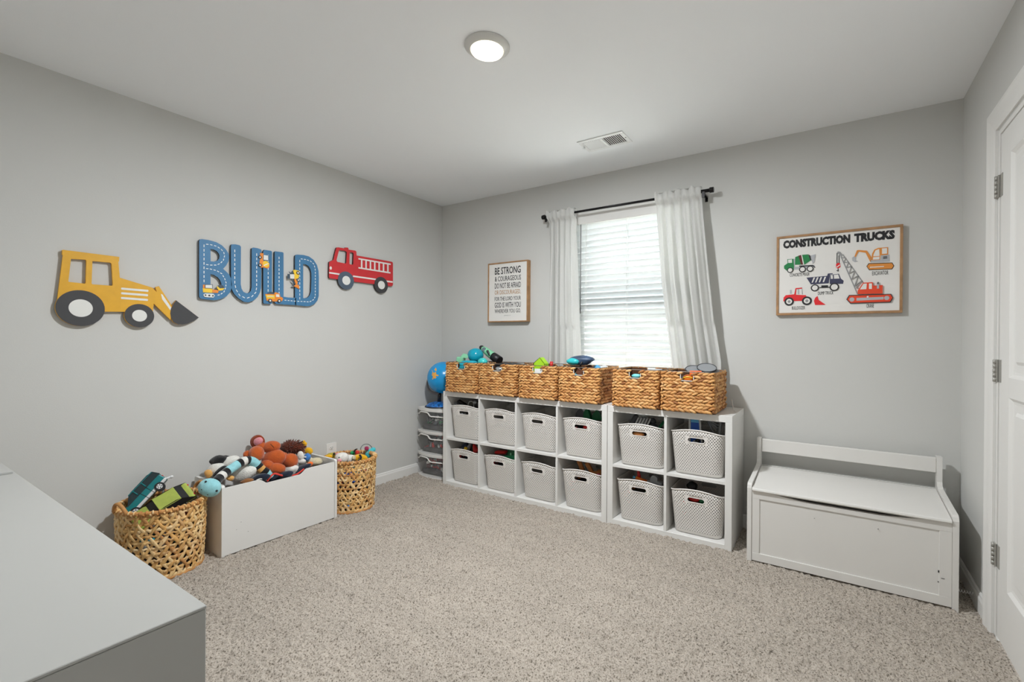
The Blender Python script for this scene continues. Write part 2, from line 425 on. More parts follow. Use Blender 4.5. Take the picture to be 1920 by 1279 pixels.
sl.add([(-hw, a, b) for a, b in sp]+[(hw, a, b) for a, b in sp], [(k, k+10, (k+1)%10+10, (k+1)%10) for k in range(10)]+[tuple(range(10)), tuple(range(10, 20))[::-1]], 0, False)
slm = sl.mesh('slat', M_slat)
while z > .70:
    o = bpy.data.objects.new('slat', slm); COL.objects.link(o); o.parent = bl; o.location = Vector(((bx0+bx1)/2, .032, z))-Vector(bl.location); z -= .0445
mb = MB(); mb.box(bx0, bx1, .012, .052, .672, .690, .004); build(mb, 'bottom_rail', M_trim, bl)
for lx in (1.51, 1.845, 2.18):
    mb = MB()
    for yy in (.006, .058): mb.tube([(lx, yy, 2.12), (lx, yy, .69)], .0011, n=5)
    mb.tube([(lx+.012, .004, 2.12), (lx+.012, .004, .69)], .0009, n=5); build(mb, 'ladder_cord', M_trim, bl)
M_wand = mat('smoke_plastic', (118, 118, 120), .25)
mb = MB(); mb.tube([(1.478, -.012, 2.085), (1.479, -.013, 1.44)], .0038, n=8); mb.cyl((1.479, -.013, 1.44), (1.479, -.013, 1.40), .006, .0045, 10); build(mb, 'tilt_wand', M_wand, bl)
# curtain rod
M_rod = mat('rod_black', (30, 29, 30), .35, metal=.5)
RY, RZ = -.08, 2.166
rd = thing('curtain_rod', 'thin black metal curtain rod above the window', 'curtain rod', (1.82, RY, RZ-.02))
build(MB().tube([(1.20, RY, RZ), (2.14, RY, RZ)], .0085, n=12).tube([(2.13, RY, RZ), (2.44, RY, RZ)], .0115, n=12), 'rod', M_rod, rd)
for s_, xx in ((-1, 1.20), (1, 2.44)):
    mb = MB(); mb.cyl((xx, RY, RZ), (xx+s_*.006, RY, RZ), .0125); mb.cyl((xx+s_*.006, RY, RZ), (xx+s_*.03, RY, RZ), .018, .017); build(mb, 'finial', M_rod, rd)
for xx in (1.2105, 2.4085):
    mb = MB(); mb.box(xx-.009, xx+.009, RY-.004, 0, RZ-.024, RZ-.0125, .001); mb.box(xx-.009, xx+.009, -.004, 0, RZ-.05, RZ-.01, .001); mb.box(xx-.009, xx+.009, RY-.014, RY-.0095, RZ-.045, RZ-.005, .001); build(mb, 'bracket', M_rod, rd)
# curtains
M_lin = mat('linen_white', (238, 238, 236), .9, trans=.5, bump=(500, .25), noise=(90, .03))
def curtain(label, xl, xr, n, seed, zb=.83):
    rs = random.Random(seed); mb = MB(); nu, nv = 150, 70; zt = 2.196
    ph = rs.uniform(0, 6); j = [rs.uniform(-.5, .5) for _ in range(6)]
    vs = []
    def ip(tab, z):
        for (za, a), (zb_, b) in zip(tab, tab[1:]):
            if z <= za and z >= zb_: return a+(b-a)*(za-z)/(za-zb_)
        return tab[-1][1]
    for jv in range(nv+1):
        t = jv/nv; z = zt+(zb-zt)*t**1.15
        a, b = ip(xl, z), ip(xr, z)
        g = min(1, max(0, (RZ-z)/.05)); amp = .011+.022*min(1, max(0, (RZ-.02-z)/.45))
        if abs(z-RZ) < .02: amp = .006
        for iu in range(nu+1):
            s = iu/nu; q = s+(.030*math.sin(2*math.pi*1.3*s+j[0]*6+t*2.2)+.016*math.sin(2*math.pi*3.1*s+j[4]*6-t*1.7))*g*math.sin(math.pi*s)**.5
            wv = math.sin(2*math.pi*n*q+ph+.9*t*math.sin(3*s+j[1]*4))
            wv += .45*math.sin(2*math.pi*(n*1.9)*q+ph*2+t*2*j[2])*(1-.5*t)
            y = RY+.008+amp*wv*.8+.010*t*math.sin(5*s+j[3]*5)
            if z > RZ-.05:
                k_ = min(1, (z-RZ+.05)/.03); y = y*(1-k_)+k_*(RY-.0150-.013*abs(math.sin(math.pi*n*1.4*q+ph+.8*math.sin(5*s)))**.7)
            vs.append((a+(b-a)*q+.004*math.cos(2*math.pi*n*q+ph)*g, min(-.022, max(-.086 if z < 1.3 else -.125, y)), z+(.007*math.sin(23*s+ph)+.004*math.sin(41*s))*(1-g)+.006*math.sin(7*s)*t))
    fs = [(r*(nu+1)+c, r*(nu+1)+c+1, (r+1)*(nu+1)+c+1, (r+1)*(nu+1)+c) for r in range(nv) for c in range(nu)]
    mb.add(vs, fs, 0, True)
    o = build(mb, 'curtain', M_lin, label=label, cat='curtain', group='linen curtains on the black rod')
    pb = MB(); vs2 = []
    for (x_, y_, z_) in vs[:(nu+1)*6]: vs2.append((x_, 2*RY-y_, z_))
    a_, b_ = ip(xl, RZ), ip(xr, RZ); pv = [(a_+(b_-a_)*i/60, RY+.0155+.003*math.sin(i*.9), zz) for zz in (2.196, 2.13) for i in range(61)]
    pb.add(pv, [(i, i+1, i+62, i+61) for i in range(60)], 0, True)
    tp = [(a_+(b_-a_)*i/60, yy, 2.196+.0) for yy in (RY-.0175, RY+.0155) for i in range(61)]
    pb.add(tp, [(i, i+1, i+62, i+61) for i in range(60)], 0, True)
    WORLD[o.name] = Vector(o.location); build(pb, 'rod_pocket', M_lin, o)
    md = o.modifiers.new('thickness', 'SOLIDIFY'); md.thickness = .0012; md.offset = 0
curtain('narrow white linen curtain on the side of the framed verse', [(2.2, 1.222), (1.9, 1.232), (1.4, 1.222), (.8, 1.205)], [(2.2, 1.468), (2.0, 1.466), (1.4, 1.492), (.8, 1.525)], 5.0, 3)
curtain('wider flaring white linen curtain beside the trucks picture', [(2.2, 2.090), (2.05, 2.092), (1.6, 2.125), (1.0, 2.205), (.8, 2.21)], [(2.2, 2.392), (2.0, 2.41), (1.33, 2.482), (1.06, 2.525), (.8, 2.53)], 5.5, 8)
# ------------------------------------------------------------------ ceiling lamp and vent
M_lampring = mat('lamp_ring_white', (214, 213, 209), .4)
M_diff = mat('lamp_diffuser', (255, 246, 224), .4, emis=((255, 244, 214), 3.2))
LX, LY = 1.862, -1.622
lp = thing('ceiling_lamp', 'round flush white ceiling lamp, lit warm', 'lamp', (LX, LY, H-.04))
build(MB().lathe([(.0, H-.001), (.097, H-.001), (.097, H-.005), (.088, H-.012), (.074, H-.020), (.071, H-.021), (.069, H-.018), (0, H-.018)], (LX, LY, 0), 48), 'ring', M_lampring, lp)
build(MB().lathe([(.0695, H-.018), (.067, H-.026), (.055, H-.031), (.03, H-.034), (0.0, H-.035)], (LX, LY, 0), 48), 'diffuser', M_diff, lp)
pl = bpy.data.lights.new('lamp_light', 'AREA'); pl.shape = 'DISK'; pl.size = .13; pl.energy = LAMP_W; pl.color = LAMP_C
po = bpy.data.objects.new('lamp_light', pl); COL.objects.link(po); po.location = (LX, LY, H-.037)
vt = thing('ceiling_vent', 'white metal air register set in the ceiling', 'vent', (1.895, -.494, H-.012))
vx0, vx1, vy0, vy1 = 1.742, 2.048, -.582, -.405
M_vent = mat('vent_white', (235, 236, 236), .35)
mb = MB(); fr = .028
mb.box(vx0, vx1, vy0, vy0+fr, H-.006, H, .002); mb.box(vx0, vx1, vy1-fr, vy1, H-.006, H, .002); mb.box(vx0, vx0+fr, vy0+fr, vy1-fr, H-.006, H, .002); mb.box(vx1-fr, vx1, vy0+fr, vy1-fr, H-.006, H, .002)
mb.box((vx0+vx1)/2-.008, (vx0+vx1)/2+.008, vy0+fr, vy1-fr, H-.007, H); build(mb, 'frame', M_vent, vt)
build(MB().box(vx0+.01, vx1-.01, vy0+.01, vy1-.01, H-.0015, H-.0005), 'duct_shadow_plate', M_black, vt)
for side in (-1, 1):
    for k in range(9):
        cx = (vx0+vx1)/2+side*(.0145+k*.0127)
        fw_ = .0045 if side < 0 else .0026; mb = MB(); mb.box(-fw_, fw_, vy0+fr, vy1-fr, -.0007, .0007, M=rotm(ry=R_(-38 if side < 0 else 12)), T=(cx, (vy0+vy1)/2, H-.0052)); build(mb, 'fin', M_vent, vt)
for xx in (vx0+.012, vx1-.012):
    build(MB().cyl((xx, -.494, H-.007), (xx, -.494, H-.0055), .004, n=10), 'screw', M_black, vt)
mb = MB(); mb.box(vx0+.016, vx0+.019, -.52, -.505, H-.022, H-.005); mb.box(vx0+.010, vx0+.022, -.524, -.501, H-.024, H-.021, .001); build(mb, 'damper_lever', M_vent, vt)
# ------------------------------------------------------------------ cube shelves
SX0, SY0, SY1 = .42, -.403, -.014
def cube_shelf(x0, cols, label):
    w_ = cols*.335+(cols-1)*.016+2*.038; x1 = x0+w_
    t = thing('cube_shelf', label, 'shelf', ((x0+x1)/2, (SY0+SY1)/2, 0), group='white cube shelves under the window')
    for n_, a in (('top_board', (x0, x1, .732, .77)), ('bottom_board', (x0+.038, x1-.038, 0, .038)), ('side_board', (x0, x0+.038, 0, .732)), ('side_board', (x1-.038, x1, 0, .732))):
        build(MB().box(a[0], a[1], SY0, SY1, a[2], a[3], .0012), n_, M_white, t)
    build(MB().box(x0+.038, x1-.038, SY0+.002, SY1, .377, .393), 'middle_board', M_white, t)
    for c in range(1, cols):
        xx = x0+.038+c*.335+(c-1)*.016
        for zz in ((.038, .377), (.393, .732)): build(MB().box(xx, xx+.016, SY0+.002, SY1, *zz), 'divider', M_white, t)
    return x0, x1
a0, a1 = cube_shelf(SX0, 4, 'long white cube shelf, four compartments wide, beside the clear drawers')
b0, b1 = cube_shelf(a1+.003, 2, 'short white cube shelf, two compartments wide, beside the bench')
CELLX = [a0+.038+c*.351+.1675 for c in range(4)]+[b0+.038+c*.351+.1675 for c in range(2)]
# ------------------------------------------------------------------ toy chest bench
bt = thing('storage_bench', 'white wooden toy chest bench with slatted back in the corner by the door', 'bench', (3.168, -.26, 0))
M_bench = mat('bench_white', (219, 217, 213), .38, noise=(4, .012))
BX0, BX1 = 2.737, 3.598
side = [(-.466, 0), (-.466, .402), (-.460, .418), (-.448, .427), (-.12, .452), (-.098, .462), (-.090, .480), (-.088, .607), (-.046, .607), (-.044, 0)]
for xx in (BX0, BX1-.022): build(MB().prism(side, lambda u, v, t_: (t_, u, v), xx, xx+.022), 'side_panel', M_bench, bt)
build(MB().box(BX0+.022, BX1-.022, -.078, -.058, .523, .600, .003), 'back_rail', M_bench, bt)
build(MB().box(BX0+.022, BX1-.022, -.070, -.056, .03, .440), 'back_panel', M_bench, bt)
lidM = rotm(rx=R_(5.2))
build(MB().box(BX0+.026, BX1-.026, -.192, .192, -.0085, .0085, .004, M=lidM, T=(0, 0, 0)) if False else MB().prism([(-.472, .390), (-.476, .396), (-.474, .403), (-.466, .407), (-.092, .442), (-.092, .424)], lambda u, v, t_: (t_, u, v), BX0+.025, BX1-.025), 'lid', M_bench, bt)
xa, xb = BX0+.0225, BX1-.0225
def top_rail():
    up = [(xa, .3885), (xa+.09, .3885)]
    for i in range(17):
        s = i/16; up.append((xa+.10+(xb-xa-.20)*s, .3885-.016*min(1, 4*min(s, 1-s))**.8 if 0 < s < 1 else .3885))
    up += [(xb-.09, .3885), (xb, .3885)]
    poly = [(xb, .350), (xa, .350)]+up
    return MB().prism(poly, lambda u, v, t_: (u, -.462+t_, v), .018, 0)
build(top_rail(), 'top_rail', M_bench, bt, label='front rail with a long finger cut-out')
build(MB().box(xa, xb, -.462, -.444, .016, .058, .001), 'bottom_rail', M_bench, bt)
build(MB().box(xa, xa+.038, -.4615, -.444, .058, .350, .001), 'stile', M_bench, bt)
build(MB().box(xb-.044, xb, -.4615, -.444, .058, .350, .001), 'stile', M_bench, bt)
build(MB().box(xa+.038, xb-.044, -.456, -.448, .058, .350), 'front_panel', M_bench, bt)
build(MB().box(xa, xb, -.444, -.07, .03, .042), 'floor_board', M_bench, bt)
mb = MB()
for u, v, du, dv in ((3.530, .165, .002, .005), (3.529, .118, .002, .002), (3.545, .137, .006, .001), (3.31, .305, .0012, .0012), (3.05, .30, .001, .001)): mb.box(u-du, u+du, -.4628, -.4612 if u > 3.52 else -.4555, v-dv, v+dv)
build(mb, 'scuff_marks', M_black, bt, kind='stuff')
for xx in (xa+.03, xb-.03): build(MB().cyl((xx, -.43, 0), (xx, -.43, .03), .014, n=12), 'foot', M_black, bt)
# ------------------------------------------------------------------ dresser and board
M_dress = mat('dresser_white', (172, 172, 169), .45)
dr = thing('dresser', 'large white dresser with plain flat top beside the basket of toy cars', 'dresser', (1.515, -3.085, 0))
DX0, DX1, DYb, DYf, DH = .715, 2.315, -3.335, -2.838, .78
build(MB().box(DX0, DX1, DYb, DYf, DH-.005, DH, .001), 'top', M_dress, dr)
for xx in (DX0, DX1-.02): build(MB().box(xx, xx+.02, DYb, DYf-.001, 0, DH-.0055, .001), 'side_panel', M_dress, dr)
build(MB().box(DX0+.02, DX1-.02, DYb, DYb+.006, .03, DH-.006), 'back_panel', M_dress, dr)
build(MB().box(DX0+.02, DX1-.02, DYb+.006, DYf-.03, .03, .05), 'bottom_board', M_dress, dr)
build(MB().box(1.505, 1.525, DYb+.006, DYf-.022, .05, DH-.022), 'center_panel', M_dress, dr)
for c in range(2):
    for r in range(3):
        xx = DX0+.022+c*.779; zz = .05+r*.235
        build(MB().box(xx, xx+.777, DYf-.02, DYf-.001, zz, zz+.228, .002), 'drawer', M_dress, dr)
build(MB().box(.74, 1.048, DYb+.02, DYf-.006, DH, DH+.007, .001), 'display_board', M_dress, label='thin white board lying on the dresser top', cat='board')
# ------------------------------------------------------------------ toy box
tb = thing('toy_box', 'open white wooden toy box heaped with plush toys against the wall', 'toy box', (.19, -1.655, 0))
TX0, TX1, TY0, TY1 = .022, .352, -1.995, -1.315
for ya in (TY0, TY1-.016):
    build(MB().prism(rrect(TX0, TX1+.004, 0, .395, .014, 4), lambda u, v, t_: (u, t_, v), ya, ya+.016), 'side_panel', M_white, tb)
def scoop():
    f0, f1 = TY0+.017, TY1-.017
    top = [(f0, .378), (-1.80, .378)]
    for i in range(13): s = i/12; k = .5-.5*math.cos(math.pi*s); top.append((-1.80+.05*s, .378-.028*k))
    top.append((-1.56, .350))
    for i in range(13): s = i/12; k = .5-.5*math.cos(math.pi*s); top.append((-1.56+.05*s, .350+.028*k))
    return [(f1, .012), (f0, .012)]+top+[(f1, .378)]
build(MB().prism(scoop(), lambda u, v, t_: (TX1-.016+t_, u, v), 0, .016), 'front_panel', M_white, tb, label='front board with a shallow scooped top edge')
build(MB().box(TX0, TX0+.014, TY0+.017, TY1-.017, .012, .378), 'back_panel', M_white, tb)
build(MB().box(TX0+.014, TX1-.016, TY0+.017, TY1-.017, .03, .044), 'floor_board', M_white, tb)
mb = MB()
for u, v in ((-1.897, .170), (-1.86, .105), (-1.92, .135)): mb.box(TX1-.0002, TX1+.0006, u-.0016, u+.0016, v-.001, v+.001)
build(mb, 'scuff_marks', M_black, tb, kind='stuff')
# ------------------------------------------------------------------ outlet, doorstop, cord
ot = thing('wall_outlet', 'white duplex power outlet low on the wall above the toys', 'outlet', (.003, -1.128, .31))
build(MB().prism(rrect(-1.168, -1.088, .308, .424, .006, 3), on_left(0), 0, .006), 'cover_plate', M_trim, ot)
for zz in (.342, .390):
    f = build(MB().prism(circ(-1.128, zz, .017, .014, 20), on_left(.006), 0, .0025), 'receptacle', M_trim, ot)
    mb = MB(); mb.box(.0083, .0092, -1.1355, -1.1335, zz-.002, zz+.006); mb.box(.0083, .0092, -1.1225, -1.1205, zz-.002, zz+.006); mb.cyl((.0083, -1.128, zz-.008), (.0092, -1.128, zz-.008), .0025, n=8); build(mb, 'slots', M_black, f)
mb = MB(); mb.tube([(W-.013-.055*i/40, -.35+.006*math.cos(i*.9), .055+.006*math.sin(i*.9)) for i in range(41)], .0014, n=5); mb.cyl((W-.066, -.35, .055), (W-.078, -.35, .055), .009, n=12)
build(mb, 'door_stop', M_trim, label='small white spring door stop on the baseboard behind the bench', cat='door stop')
mb = MB(); mb.tube([(2.60, -.10, .772), (2.598, -.12, .80), (2.60, -.15, .835), (2.61, -.17, .80), (2.618, -.185, .7725), (2.63, -.2, .7725)], .0022, n=6)
build(mb, 'cord', M_trim, label='loop of white cord on the shelf beside the end basket', cat='cord')
# ------------------------------------------------------------------ outside the window
M_ground = mat('outdoor_ground', (186, 186, 180), .95, noise=(3, .15))
build(MB().box(-6, 10, .5, 12, -.5, -.4), 'ground', M_ground, kind='structure', label='pale ground outside the window')
M_side = mat('lap_siding', (122, 136, 140), .7)
nb = thing('neighbour_house', 'pale lap sided house wall seen through the blind', 'house', (2, 4.6, -.4))
sb = MB().add([(-7, -.012, 0), (7, -.012, 0), (7, 0, .19), (-7, 0, .19), (-7, .04, 0), (7, .04, 0), (7, .04, .19), (-7, .04, .19)], [(0,1,2,3),(5,4,7,6),(0,4,5,1),(3,2,6,7),(0,3,7,4),(1,5,6,2)])
sbm = sb.mesh('siding_board', M_side)
for k in range(22):
    o = bpy.data.objects.new('siding_board', sbm); COL.objects.link(o); o.parent = nb; o.location = (0, 0, k*.18)
build(MB().box(-5, 9, 4.64, 7, -.4, 3.7), 'house_body', M_side, nb)
build(MB().prism([(4.2, 3.55), (7.4, 3.55), (5.8, 5.0)], lambda u, v, t_: (t_, u, v), -5.3, 9.3), 'roof', mat('roof_shingle', (95, 92, 90), .9), nb)
# ------------------------------------------------------------------ wall cut-outs on the left wall
M_yel = mat('loader_yellow', (222, 166, 30), .5, noise=(30, .04)); M_char = mat('charcoal_paint', (62, 62, 64), .6); M_cream = mat('cream_paint', (226, 226, 222), .55)
M_edge = mat('board_edge_dark', (46, 40, 38), .7)
BL = .012      # boards hang this far off the wall face to face
def L1(x, y): q = px(90+x/5.647, 430+y/5.647, 0, .024); return (q.y, q.z)
def L2(x, y): q = px(590+x/11.294, 460+y/11.294, 0, .024); return (q.y, q.z)
def L3(x, y): q = px(360+x/8.523, 430+y/8.527, 0, .024); return (q.y, q.z)      # B U
def L4(x, y): q = px(480+x/9.138, 450+y/9.136, 0, .024); return (q.y, q.z)      # I L D
def rad(fn, x, y, r): return abs(fn(x, y-r)[1]-fn(x, y+r)[1])/2
ON = on_left(0)
t = thing('loader_sign', 'yellow wooden front loader cut-out hung on the wall', 'wall sign', (.012, -2.27, 1.25), group='vehicle cut-outs on the long wall')
rear = L1(348, 835); rr = rad(L1, 348, 835, 190); frn = L1(970, 915); fr_ = rad(L1, 970, 915, 124)
body = [(160, 216), (757, 292), (754, 338), (747, 345), (762, 512), (1108, 618), (1152, 664), (1140, 612), (1176, 602), (1312, 806), (1300, 960), (1122, 786), (1112, 876), (610, 872), (100, 872), (98, 760), (160, 272), (152, 268), (152, 220)]
body = [L1(*q) for q in body]
h1 = [L1(*q) for q in ((245, 312), (400, 322), (408, 332), (402, 566), (392, 575), (220, 556), (218, 545))]
h2 = [L1(*q) for q in ((472, 336), (660, 352), (675, 364), (688, 588), (680, 597), (470, 582), (463, 572))]
build(MB().loops([body, h1, h2], ON, .010, .022), 'body', M_yel, t)
for nm, c, r, hub in (('rear_wheel', rear, rr, .49), ('front_wheel', frn, fr_, .50)):
    wl = build(MB().loops([circ(c[0], c[1], r, n=40)], ON, .010, .0238, 0, 1), nm, [M_char, M_yel], t, label='charcoal wheel with yellow edge')
    build(MB().loops([circ(c[0], c[1], r*hub, n=32)], ON, .0238, .0246), 'hub', M_cream, wl)
bk = [L1(*q) for q in ((1357, 752), (1598, 935), (1545, 970), (1480, 998), (1420, 1010), (1375, 1006), (1330, 985), (1303, 940), (1295, 890), (1303, 840), (1328, 790))]
build(MB().loops([bk], ON, .010, .0236, 0, 1), 'bucket', [M_char, M_yel], t)
for a, b in (((780, 628), (1060, 652)), ((780, 677), (1056, 698)), ((778, 727), (1055, 748))):
    build(MB().prism([L1(a[0], a[1]-11), L1(b[0], b[1]-11), L1(b[0]+6, b[1]), L1(b[0], b[1]+11), L1(a[0], a[1]+11), L1(a[0]-6, a[1])][::-1], ON, .022, .0228), 'grille_bar', M_cream, t)
build(MB().prism([L1(*q) for q in ((1197, 684), (1212, 690), (1306, 830), (1296, 858), (1210, 742))][::-1], ON, .022, .0228), 'arm_sliver', M_cream, t)  # cream sliver painted on the arm
# fire truck
M_red = mat('truck_red', (201, 44, 50), .5, noise=(20, .04)); M_tire = mat('tire_blue_grey', (78, 92, 108), .5)
t = thing('fire_truck_sign', 'red wooden fire truck cut-out with white ladder on the wall', 'wall sign', (.012, -.87, 1.61), group='vehicle cut-outs on the long wall')
ol = [(470, 46), (500, 42), (640, 64), (652, 46), (705, 48), (718, 60), (722, 92), (860, 110), (886, 130), (893, 215), (1625, 346), (1655, 358), (1662, 392), (1662, 830), (1650, 858), (1620, 868), (1250, 822), (825, 768), (335, 700), (310, 688), (304, 660), (310, 352), (398, 310), (440, 130), (458, 62)]
w1 = [(520, 100), (640, 118), (668, 128), (684, 150), (672, 370), (655, 386), (490, 352), (470, 330), (470, 300)]
w2 = [(748, 146), (796, 150), (820, 162), (828, 185), (818, 395), (805, 410), (752, 402), (740, 385)]
build(MB().loops([[L2(*q) for q in lp_] for lp_ in (ol, w1, w2)], ON, .010, .022, 0, 1), 'body', [M_red, M_edge], t)
for nm, c, r, m_, hr in (('front_wheel', L2(666, 745), rad(L2, 666, 745, 190), M_tire, .5), ('rear_wheel', L2(1411, 842), rad(L2, 1411, 842, 172), M_char, .51)):
    wl = build(MB().loops([circ(c[0], c[1], r, n=40)], ON, .010, .0238, 0, 1), nm, [m_, M_edge], t)
    build(MB().loops([circ(c[0]+.002, c[1], r*hr, n=32)], ON, .0238, .0246), 'hub', M_cream, wl)
def bar(fn, a, b, th, t0, t1, nm, m_, par, vert=False):
    d = (0, th/2) if not vert else (th/2, 0)
    build(MB().prism([fn(a[0]-d[0], a[1]-d[1]), fn(b[0]-d[0], b[1]-d[1]), fn(b[0]+d[0], b[1]+d[1]), fn(a[0]+d[0], a[1]+d[1])][::-1], ON, t0, t1), nm, m_, par)
for a, b in (((930, 284), (1612, 402)), ((930, 476), (1606, 584))): bar(L2, a, b, 30, .022, .0234, 'ladder_rail', M_cream, t)
for k in range(7):
    xx = 998+k*92.5; yt = 284+(xx-930)*.173; yb_ = 476+(xx-930)*.16; bar(L2, (xx, yt), (xx, yb_), 30, .022, .0232, 'ladder_rung', M_cream, t, True)
for a, b in (((310, 580), (530, 613)), ((815, 654), (1296, 722)), ((1520, 760), (1655, 778))): bar(L2, a, b, 32, .022, .0229, 'body_stripe', M_cream, t)
hl = L2(342, 482); build(MB().loops([circ(hl[0], hl[1], .009, .012, 16)], ON, .022, .0235), 'headlight', M_cream, t)
# BUILD letters
M_blue = mat('letter_blue', (62, 118, 160), .5, noise=(6, .08)); M_dash = mat('dash_white', (236, 236, 232), .6)
M_org = mat('toy_orange', (235, 140, 48), .5); M_yl2 = mat('toy_yellow', (242, 200, 52), .5); M_slate = mat('slate_paint', (66, 82, 96), .6)
t = thing('build_sign', 'blue wooden road letters spelling BUILD with small painted trucks', 'wall sign', (.012, -1.605, 1.42))
def cv(fn, pts): return [fn(*q) for q in pts]
B_o = [(128, 160), (160, 155), (270, 172), (390, 205), (480, 255), (545, 320), (585, 385), (597, 440), (585, 510), (552, 575), (500, 632), (555, 680), (600, 728), (628, 790), (640, 880), (632, 955), (605, 1015), (555, 1070), (480, 1110), (400, 1130), (340, 1134), (160, 1112), (128, 1100), (116, 1070), (116, 185)]
B_h1 = [(298, 314), (345, 322), (395, 345), (430, 385), (442, 425), (435, 470), (408, 500), (360, 516), (300, 512)]
B_h2 = [(298, 716), (350, 728), (410, 765), (450, 810), (470, 860), (474, 900), (462, 945), (430, 975), (380, 988), (300, 982)]
U_o = [(640, 240), (700, 240), (765, 254), (785, 280), (782, 880), (795, 950), (825, 1000), (870, 1022), (905, 1020), (940, 990), (955, 930), (957, 305), (985, 292), (1050, 302), (1108, 322), (1112, 345), (1108, 930), (1090, 1010), (1050, 1085), (985, 1140), (905, 1168), (830, 1158), (740, 1100), (675, 1030), (640, 960), (628, 880), (624, 300), (628, 250)]
I_o = [(135, 182), (145, 168), (262, 186), (276, 200), (276, 1080), (262, 1096), (150, 1092), (128, 1078), (126, 200)]
L_o = [(322, 202), (335, 194), (462, 210), (475, 224), (476, 972), (560, 986), (680, 992), (690, 1000), (690, 1116), (480, 1106), (345, 1094), (324, 1070), (318, 1040)]
D_o = [(682, 258), (710, 250), (820, 258), (910, 282), (990, 340), (1048, 430), (1075, 530), (1080, 640), (1078, 960), (1055, 1040), (1000, 1100), (930, 1132), (860, 1136), (690, 1116), (672, 1100), (670, 275)]
D_h = [(812, 412), (860, 420), (905, 450), (935, 500), (950, 560), (952, 650), (945, 880), (925, 945), (890, 985), (850, 998), (812, 996)]
letters = {}
for nm, fn, lps in (('letter_b', L3, (B_o, B_h1, B_h2)), ('letter_u', L3, (U_o,)), ('letter_i', L4, (I_o,)), ('letter_l', L4, (L_o,)), ('letter_d', L4, (D_o, D_h))):
    letters[nm] = build(MB().loops([cv(fn, lp_) for lp_ in lps], ON, .010, .022, 0, 1), nm, [M_blue, M_edge], t)
def dashes(par, fn, pts, n, ln=.017, wd=.0042, close=False):
    q = [Vector(fn(*p)) for p in pts]; L_ = [0]
    for a, b in zip(q, q[1:]): L_.append(L_[-1]+(b-a).length)
    mb = MB(); step = L_[-1]/n
    for k in range(n):
        s = (k+.5)*step
        for i in range(len(q)-1):
            if L_[i] <= s <= L_[i+1]: break
        f = (s-L_[i])/max(1e-6, L_[i+1]-L_[i]); c = q[i].lerp(q[i+1], f); d = (q[i+1]-q[i]).normalized(); e = Vector((-d.y, d.x)); h = min(ln, step*.6)/2
        mb.prism([tuple(c-d*h-e*wd/2), tuple(c+d*h-e*wd/2), tuple(c+d*h+e*wd/2), tuple(c-d*h+e*wd/2)], ON, .022, .0226)
    build(mb, 'lane_dashes', M_dash, par, kind='stuff')
dashes(letters['letter_b'], L3, [(194, 230), (194, 860)], 9)
dashes(letters['letter_b'], L3, [(215, 237), (300, 245), (400, 272), (470, 320), (510, 370), (523, 420), (505, 490), (455, 545), (390, 572), (300, 572), (215, 562)], 13)
dashes(letters['letter_b'], L3, [(215, 625), (300, 636), (400, 662), (470, 705), (520, 775), (545, 850), (543, 930), (515, 995), (455, 1045), (400, 1056)], 13)
dashes(letters['letter_u'], L3, [(686, 310), (686, 860), (705, 960), (760, 1050), (830, 1088), (900, 1094), (965, 1070), (1020, 1010), (1035, 930), (1036, 370)], 24)
dashes(letters['letter_i'], L4, [(212, 240), (209, 900)], 9); dashes(letters['letter_l'], L4, [(397, 275), (398, 940)], 10); dashes(letters['letter_l'], L4, [(480, 1030), (690, 1050)], 4)
dashes(letters['letter_d'], L4, [(752, 330), (752, 1030)], 11)
dashes(letters['letter_d'], L4, [(760, 322), (860, 335), (940, 365), (990, 410), (1015, 480), (1020, 560), (1018, 970), (985, 1025), (920, 1062), (820, 1055), (700, 1050)], 22)
def decal(par, nm, fn, items, t0=.022, label=None):
    """small painted vehicle, layers proud of one another; items = [(material, polygon or ('c',x,y,r))...]"""
    mb = MB(); ms = []
    for k, (m_, sh) in enumerate(items):
        if m_ not in ms: ms.append(m_)
        if sh[0] == 'c': c = fn(sh[1], sh[2]); r = rad(fn, sh[1], sh[2], sh[3]); poly = circ(c[0], c[1], r, n=16)
        else:
            poly = [fn(*q) for q in sh]
            if sum(a[0]*b[1]-b[0]*a[1] for a, b in zip(poly, poly[1:]+poly[:1])) < 0: poly.reverse()
        mb.prism(poly, ON, t0, t0+.0016+.0005*k, ms.index(m_))
    return build(mb, nm, ms, par, label=label)
decal(t, 'painted_bulldozer', L3, [(M_yl2, [(172, 940), (325, 950), (325, 1018), (178, 1008)]), (M_org, [(176, 885), (205, 885), (205, 945), (176, 940)]), (M_org, [(325, 962), (400, 972), (430, 975), (415, 1018), (325, 1015)]), (M_yl2, [(400, 905), (445, 945), (520, 940), (490, 975), (430, 982), (398, 940)]), (M_slate, [(410, 902), (450, 886), (495, 900), (515, 935), (445, 940)]), (M_slate, [(205, 880), (328, 882), (328, 950), (205, 942)]), (M_cream, [(212, 890), (318, 890), (320, 944), (212, 936)]), (M_cream, [(182, 1040), (210, 1025), (340, 1032), (362, 1060), (340, 1092), (205, 1085), (184, 1065)]), (M_char, ('c', 212, 1053, 12)), (M_char, ('c', 272, 1060, 14)), (M_char, ('c', 330, 1064, 12))], label='small yellow bulldozer')
